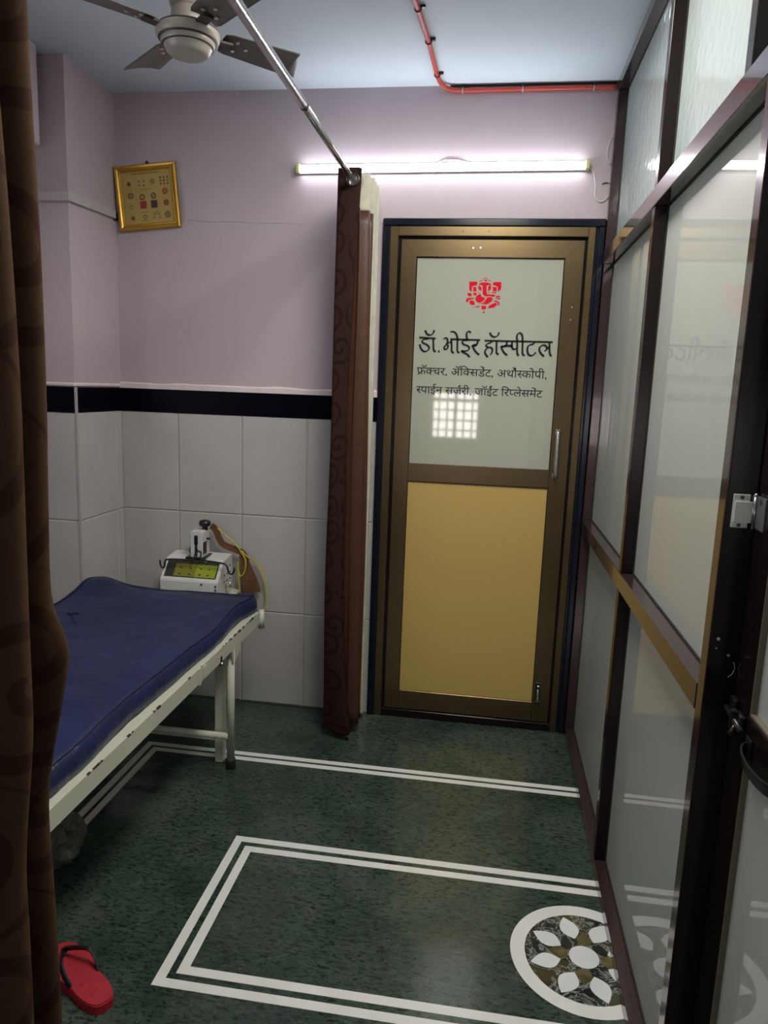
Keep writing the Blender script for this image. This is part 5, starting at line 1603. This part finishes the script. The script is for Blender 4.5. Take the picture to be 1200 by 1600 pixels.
def mattress():
    root = empty('mattress', (-0.16, -1.2, ZT))
    tag(root, 'navy blue vinyl mattress lying on the cream bed', 'mattress')
    x0, x1, y0, y1 = BX0 + 0.01, 0.208, BY0 + 0.02, -0.300
    NX, NY = 44, 100
    def edge_x(y):
        return x1 - 0.022 + 0.006 * math.sin(6.5 * y + 0.6) + 0.003 * math.sin(15 * y)
    def top(x, y, fx, fy):
        z = ZT + 0.066
        e = min(fx, 1 - fx) * (x1 - x0)
        e2 = min(fy, 1 - fy) * (y1 - y0)
        z += 0.014 * (1 - math.exp(-e / 0.07)) * (1 - math.exp(-e2 / 0.05))
        # far left corner pushed up against the pillar, sag in the middle
        z += 0.040 * math.exp(-(((x + 0.47) / 0.10) ** 2 + ((y + 0.36) / 0.11) ** 2))
        z -= 0.018 * math.exp(-(((x + 0.10) / 0.22) ** 2 + ((y + 0.75) / 0.30) ** 2))
        z += 0.006 * noise.noise(Vector((x * 5, y * 3.2, 1.7)))
        z += 0.0045 * noise.noise(Vector((x * 9 + y * 5, y * 15, 4.2)))
        z += 0.006 * math.exp(-((x - 0.5 * y - 0.42) / 0.035) ** 2) * (1 if -0.9 < y < -0.4 else 0)
        return z
    q = MB()
    bm = q.bm
    g = []
    for j in range(NY + 1):
        fy = j / NY
        y = y0 + (y1 - y0) * fy
        row = []
        xe = edge_x(y) if fy < 0.93 else edge_x(y) * (1 - (fy - 0.93) / 0.07) + (x1 - 0.004) * (fy - 0.93) / 0.07
        for i in range(NX + 1):
            fx = i / NX
            x = x0 + (xe - x0) * fx
            row.append(bm.verts.new((x, y, top(x, y, fx, fy))))
        g.append(row)
    fs = [bm.faces.new((g[j][i], g[j][i + 1], g[j + 1][i + 1], g[j + 1][i])) for j in range(NY) for i in range(NX)]
    # side walls: down to the deck in rings, bulging
    rim = [g[0][i] for i in range(NX + 1)] + [g[j][NX] for j in range(1, NY + 1)] + [g[NY][i] for i in range(NX - 1, -1, -1)] + [g[j][0] for j in range(NY - 1, 0, -1)]
    n = len(rim)
    seam = [v_.co.copy() for v_ in rim]
    prev = rim
    c = Vector(((x0 + x1) / 2, (y0 + y1) / 2, 0))
    for lvl in range(1, 6):
        f = lvl / 5
        ring = []
        for k, v_ in enumerate(rim):
            a, b = seam[k - 1], seam[(k + 1) % n]
            d = (b - a)
            nrm = Vector((d.y, -d.x, 0)).normalized()
            bul = 0.010 * math.sin(PI * f) + 0.014 * f + 0.003 * noise.noise(Vector((seam[k].x * 20, seam[k].y * 20, f * 3)))
            z = seam[k].z * (1 - f) + (ZT + 0.003) * f
            ring.append(bm.verts.new((seam[k].x + nrm.x * bul, seam[k].y + nrm.y * bul * (0.2 if nrm.y > 0.5 else 1), z)))
        fs += [bm.faces.new((prev[k], ring[k], ring[(k + 1) % n], prev[(k + 1) % n])) for k in range(n)]
        prev = ring
    fs.append(bm.faces.new(prev))
    q._set(fs, M['navy'], True)
    q.build('cover', root)
    q = MB()
    q.tube([p + Vector((0, 0, 0.001)) for p in seam[::1]], 0.0035, M['navy_seam'], 6, closed=True)
    q.build('piping', root)
    # loose ties
    q = MB()
    for pts in ([(-0.38, -0.72, 0.640), (-0.35, -0.735, 0.645), (-0.33, -0.77, 0.640), (-0.30, -0.80, 0.634)], [(-0.38, -0.72, 0.641), (-0.36, -0.71, 0.643), (-0.34, -0.712, 0.640)],
                [(-0.40, -0.79, 0.640), (-0.43, -0.80, 0.643), (-0.46, -0.81, 0.645)]):
        P_ = smooth_path(pts, 6)
        P_ = [Vector((p.x, p.y, top(p.x, p.y, (p.x - x0) / (x1 - x0), (p.y - y0) / (y1 - y0)) + 0.002)) for p in P_]
        q.tube(P_, 0.0025, M['navy_seam'], 6)
    q.build_each('tie', root)
mattress()

# ------------------------------------------------------------------ traction unit at the head of the bed
def unit():
    root = empty('traction_unit', (-0.12, -0.13, 0.556))
    tag(root, 'white traction therapy unit with green display behind the mattress', 'medical device')
    zb = 0.556
    A = M['device']
    q = MB()
    q.prism([(-0.222, zb), (-0.222, 0.632), (-0.152, 0.712), (-0.146, 0.716), (-0.045, 0.727), (-0.040, 0.724), (-0.040, zb)], 'x', -0.252, 0.014, A)
    bmesh.ops.bevel(q.bm, geom=[e for e in q.bm.edges], offset=0.003, segments=2, affect='EDGES')
    body = q.build('body', root)
    # sloping panel frame: coordinates along the slope
    P0, P1 = Vector((0, -0.222, 0.632)), Vector((0, -0.152, 0.712))
    up = (P1 - P0)
    nrm = Vector((0, -up.z, up.y)).normalized()
    def on(u, v_, d):
        p = P0 + up * v_ + nrm * d
        return Vector((u, p.y, p.z))
    def slab(name, u0, u1, v0, v1, d0, d1, m_, parent=body, label=None):
        q_ = MB()
        a = [q_.bm.verts.new(on(u, v_, d0)) for u, v_ in ((u0, v0), (u1, v0), (u1, v1), (u0, v1))]
        b = [q_.bm.verts.new(on(u, v_, d1)) for u, v_ in ((u0, v0), (u1, v0), (u1, v1), (u0, v1))]
        fs = [q_.bm.faces.new(a[::-1]), q_.bm.faces.new(b)] + [q_.bm.faces.new((a[k], a[(k + 1) % 4], b[(k + 1) % 4], b[k])) for k in range(4)]
        q_._set(fs, m_)
        return q_.build(name, parent, label)
    disp = slab('display', -0.238, 0.000, 0.16, 0.93, -0.001, 0.0012, M['lcd_dark'], label='dark framed yellow green display')
    slab('screen', -0.196, -0.100, 0.20, 0.78, 0.0012, 0.0018, M['lcd_olive'], disp)
    slab('screen', -0.100, -0.006, 0.20, 0.78, 0.0012, 0.0018, M['lcd'], disp)
    q = MB()
    for u in (-0.175, -0.130, -0.082, -0.045):
        for v0, v1 in ((0.28, 0.34), (0.56, 0.61)):
            a = [q.bm.verts.new(on(x, y, 0.0022)) for x, y in ((u, v0), (u + 0.010, v0), (u + 0.010, v1), (u, v1))]
            q._set([q.bm.faces.new(a)], M['lcd_dark'])
    q.build_each('readout', disp)
    # vent slots in the right cheek
    q = MB()
    for i in range(3):
        for j in range(3):
            y, z = -0.150 + 0.035 * i, 0.615 + 0.030 * j
            if z > 0.66 and i == 0:
                continue
            q.box((0.0125, y, z), (0.0148, y + 0.016, z + 0.005), M['lcd_dark'])
    q.build_each('vent', body)
    q = MB()
    for x, z in ((-0.060, 0.622), (0.004, 0.617), (0.004, 0.600)):
        q.cyl((x, -0.226, z), (x, -0.221, z), 0.004, M['dark_metal'], 10)
    q.build_each('screw', body)
    # pulley head
    q = MB()
    hx0, hx1, hy0, hy1 = -0.140, -0.084, -0.150, -0.070
    q.prism([(hx0, 0.714), (hx1, 0.714), (hx1, 0.833), (hx1 - 0.006, 0.842), (hx0 + 0.006, 0.842), (hx0, 0.833)], 'y', hy0, hy1, A)
    bmesh.ops.bevel(q.bm, geom=q.bm.edges[:], offset=0.002, segments=1, affect='EDGES')
    head = q.build('pulley_head', root)
    q = MB()
    K = M['black_plastic']
    q.box((-0.122, hy0 - 0.0015, 0.780), (-0.105, hy0 + 0.002, 0.822), K, 0.0008)
    q.box((-0.119, hy0 - 0.0015, 0.728), (-0.108, hy0 + 0.002, 0.785), K, 0.0008)
    q.box((hx1 - 0.002, hy0 + 0.008, 0.735), (hx1 + 0.0015, hy0 + 0.046, 0.790), K, 0.0008)
    q.build_each('slot', head)
    q = MB()
    for z in (0.765, 0.805):
        q.cyl((hx0 - 0.010, -0.125, z), (hx0 + 0.002, -0.125, z), 0.005, K, 10)
    q.box((hx0 - 0.012, -0.135, 0.735), (hx0 - 0.002, -0.110, 0.760), K, 0.002)
    q.cyl((hx1 - 0.002, -0.100, 0.80), (hx1 + 0.016, -0.100, 0.80), 0.005, K, 10)
    q.build_each('side_screw', head)
    q = MB()
    q.box((-0.158, -0.165, 0.7125), (-0.07, -0.060, 0.7255), K, 0.002)
    q.build('foot_plate', head)
    q = MB()
    q.cyl((-0.094, -0.095, 0.838), (-0.094, -0.095, 0.858), 0.012, K, 14)
    q.lathe([(0.0, 0.0), (0.024, 0.002), (0.027, 0.010), (0.025, 0.024), (0.012, 0.029), (0.0, 0.030)], K, (-0.094, -0.095, 0.855), 24)
    q.build('knob', head, 'black clamp knob')
    # black spreader bar with upturned hooks
    q = MB()
    yb = -0.195
    pts = [(-0.262, yb, 0.712), (-0.260, yb, 0.690), (-0.252, yb, 0.677), (-0.243, yb, 0.682), (-0.238, yb, 0.705), (-0.228, yb, 0.716), (-0.170, yb, 0.720), (-0.114, yb, 0.722), (-0.103, yb, 0.732), (-0.102, yb + 0.01, 0.750),
           (-0.096, yb + 0.015, 0.757), (-0.082, yb + 0.015, 0.757), (-0.076, yb + 0.01, 0.750), (-0.074, yb, 0.732), (-0.064, yb, 0.724), (-0.01, yb, 0.719), (0.030, yb, 0.715), (0.045, yb, 0.706), (0.050, yb, 0.688), (0.058, yb, 0.673), (0.070, yb, 0.672), (0.078, yb, 0.685), (0.080, yb, 0.702)]
    q.tube(smooth_path(pts, 4), 0.0042, M['black_plastic'], 8)
    q.build('spreader_hook', root, 'black wire spreader hook')
    q = MB()
    q.tube(smooth_path([(-0.089, -0.188, 0.757), (-0.100, -0.168, 0.765), (-0.112, -0.152, 0.780)], 5), 0.0018, M['black_plastic'], 6)
    q.build('pull_cord', root)
    q = MB()
    q.lathe([(0.0, 0.0), (0.008, 0.0), (0.008, 0.012), (0.004, 0.016), (0.004, 0.026), (0.0, 0.026)], M['chrome'], (0.035, -0.13, zb + 0.035), 12)
    q.cyl((0.010, -0.13, zb + 0.042), (0.035, -0.13, zb + 0.042), 0.006, M['chrome'], 12)
    q.build('connector', root)
unit()

# leather straps and yellow cord draped over the unit and knotted together
root = empty('traction_harness', (0.06, -0.045, 0.735))
tag(root, 'tan leather straps and yellow cord draped beside the white traction unit', 'strap')
FL = (0.0016, 0.015)
q = MB()
q.tube(smooth_path([(-0.080, -0.058, 0.852), (-0.060, -0.058, 0.836), (-0.044, -0.058, 0.800), (-0.026, -0.058, 0.772), (0.008, -0.056, 0.756), (0.040, -0.051, 0.744), (0.066, -0.048, 0.730), (0.072, -0.048, 0.700), (0.072, -0.048, 0.66), (0.076, -0.048, 0.63), (0.086, -0.05, 0.58), (0.088, -0.05, 0.550)], 8),
       0, M['leather'], flat=FL)
q.build('strap', root)
q = MB()
q.tube(smooth_path([(0.066, -0.043, 0.722), (0.078, -0.042, 0.68), (0.10, -0.042, 0.635), (0.122, -0.042, 0.585), (0.130, -0.042, 0.550)], 8), 0, M['leather'], flat=(0.0016, 0.020))
q.build('strap', root)
q = MB()
q.tube(smooth_path([(-0.060, -0.052, 0.850), (-0.030, -0.0640, 0.828), (0.001, -0.0640, 0.803), (0.040, -0.0600, 0.768), (0.062, -0.0560, 0.738), (0.082, -0.0560, 0.700), (0.078, -0.0560, 0.650), (0.060, -0.0560, 0.625), (0.048, -0.0560, 0.648), (0.046, -0.0560, 0.690), (0.050, -0.0560, 0.62), (0.054, -0.0560, 0.565)], 8), 0.0032, M['yellow_cord'], 8)
q.build('cord', root, 'yellow cord')
q = MB()
q.tube(smooth_path([(0.066, -0.054, 0.738), (0.09, -0.05, 0.716), (0.123, -0.028, 0.685), (0.148, -0.028, 0.645), (0.163, -0.028, 0.600), (0.172, -0.028, 0.545), (0.170, -0.028, 0.495), (0.158, -0.03, 0.465), (0.148, -0.032, 0.452)], 8), 0.0030, M['yellow_cord'], 8)
q.build('cord', root, 'yellow cord')
q = MB()
q.sphere((0.064, -0.054, 0.737), 0.008, M['yellow_cord'], 1.1, 0.8, 0.8)
q.build('knot', root)

# ------------------------------------------------------------------ flip-flop
def slipper():
    root = empty('flip_flop', (0.22, -1.66, 0))
    tag(root, 'red rubber flip-flop with dark straps on the green floor', 'slipper')
    # heel near the viewer-right end, toe towards the curtain
    heel, toe = Vector((0.318, -1.730, 0)), Vector((0.095, -1.590, 0))
    ax = (toe - heel)
    L = ax.length
    ax.normalize()
    sd = Vector((-ax.y, ax.x, 0))
    N = 40
    out = []
    for k in range(N):
        a = 2 * PI * k / N
        u = 0.5 - 0.5 * math.cos(a)
        wd = 0.043 + 0.013 * max(0, math.sin(PI * (u - 0.35) / 1.1)) - 0.006 * math.exp(-((u - 0.42) / 0.15) ** 2)
        s_ = math.sin(a)
        s_ = math.copysign(abs(s_) ** 0.62, s_)
        p = heel + ax * (u * L) + sd * (s_ * wd)
        out.append(p)
    q = MB()
    def slab(z0, z1, m_, sc=1.0):
        c = sum(out, Vector()) / N
        A = [q.bm.verts.new((c + (p - c) * sc) + Vector((0, 0, z0))) for p in out]
        B = [q.bm.verts.new((c + (p - c) * sc) + Vector((0, 0, z1))) for p in out]
        fs = [q.bm.faces.new(A[::-1]), q.bm.faces.new(B)] + [q.bm.faces.new((A[k], A[(k + 1) % N], B[(k + 1) % N], B[k])) for k in range(N)]
        q._set(fs, m_)
    slab(0.0, 0.022, M['slipper_red'])
    q.build('sole', root)
    q = MB()
    slab(0.022, 0.025, M['slipper_top'], 0.97)
    q.build('footbed', root)
    q = MB()
    post = heel + ax * (L * 0.80) + Vector((0, 0, 0.024))
    for s_ in (-1, 1):
        end = heel + ax * (L * 0.40) + sd * (s_ * 0.036) + Vector((0, 0, 0.024))
        mid = (post + end) / 2 + sd * (s_ * 0.014) + Vector((0, 0, 0.034))
        m2 = end * 0.75 + post * 0.25 + sd * (s_ * 0.012) + Vector((0, 0, 0.022))
        q.tube(smooth_path([post, post + Vector((0, 0, 0.018)) + sd * s_ * 0.006, mid, m2, end], 6), 0, M['black_plastic'], flat=(0.007, 0.0025))
    q.build('strap', root, 'black thong strap')
    q = MB()
    for u, v_, l in ((0.36, 0.010, 0.008), (0.33, -0.006, 0.006), (0.20, 0.002, 0.011)):
        p = heel + ax * (L * u) + sd * v_ + Vector((0, 0, 0.0252))
        q.tube([p - ax * l * 0.5 + sd * l, p, p + ax * l * 0.3 - sd * l * 0.8], 0, M['slipper_red'], flat=(0.003, 0.0005))
    q.build_each('worn_mark', root)
slipper()

# ------------------------------------------------------------------ crumpled clear bag under the bed
q = MB()
bm = q.bm
r = bmesh.ops.create_icosphere(bm, subdivisions=4, radius=1.0)
for v_ in r['verts']:
    p = v_.co.copy()
    n_ = 1 + 0.22 * noise.noise(p * 2.3) + 0.10 * noise.noise(p * 6)
    z = max(-0.8, p.z * n_)
    v_.co = Vector((-0.140 + p.x * n_ * 0.10, -1.25 + p.y * n_ * 0.10, 0.0005 + (z + 0.8) * 0.075 * (1 + 0.3 * max(0, p.z))))
q._set(bm.faces[:], M['film'])
tag(q.build('plastic_bag'), 'crumpled milky plastic bag on the floor under the bed', 'bag')
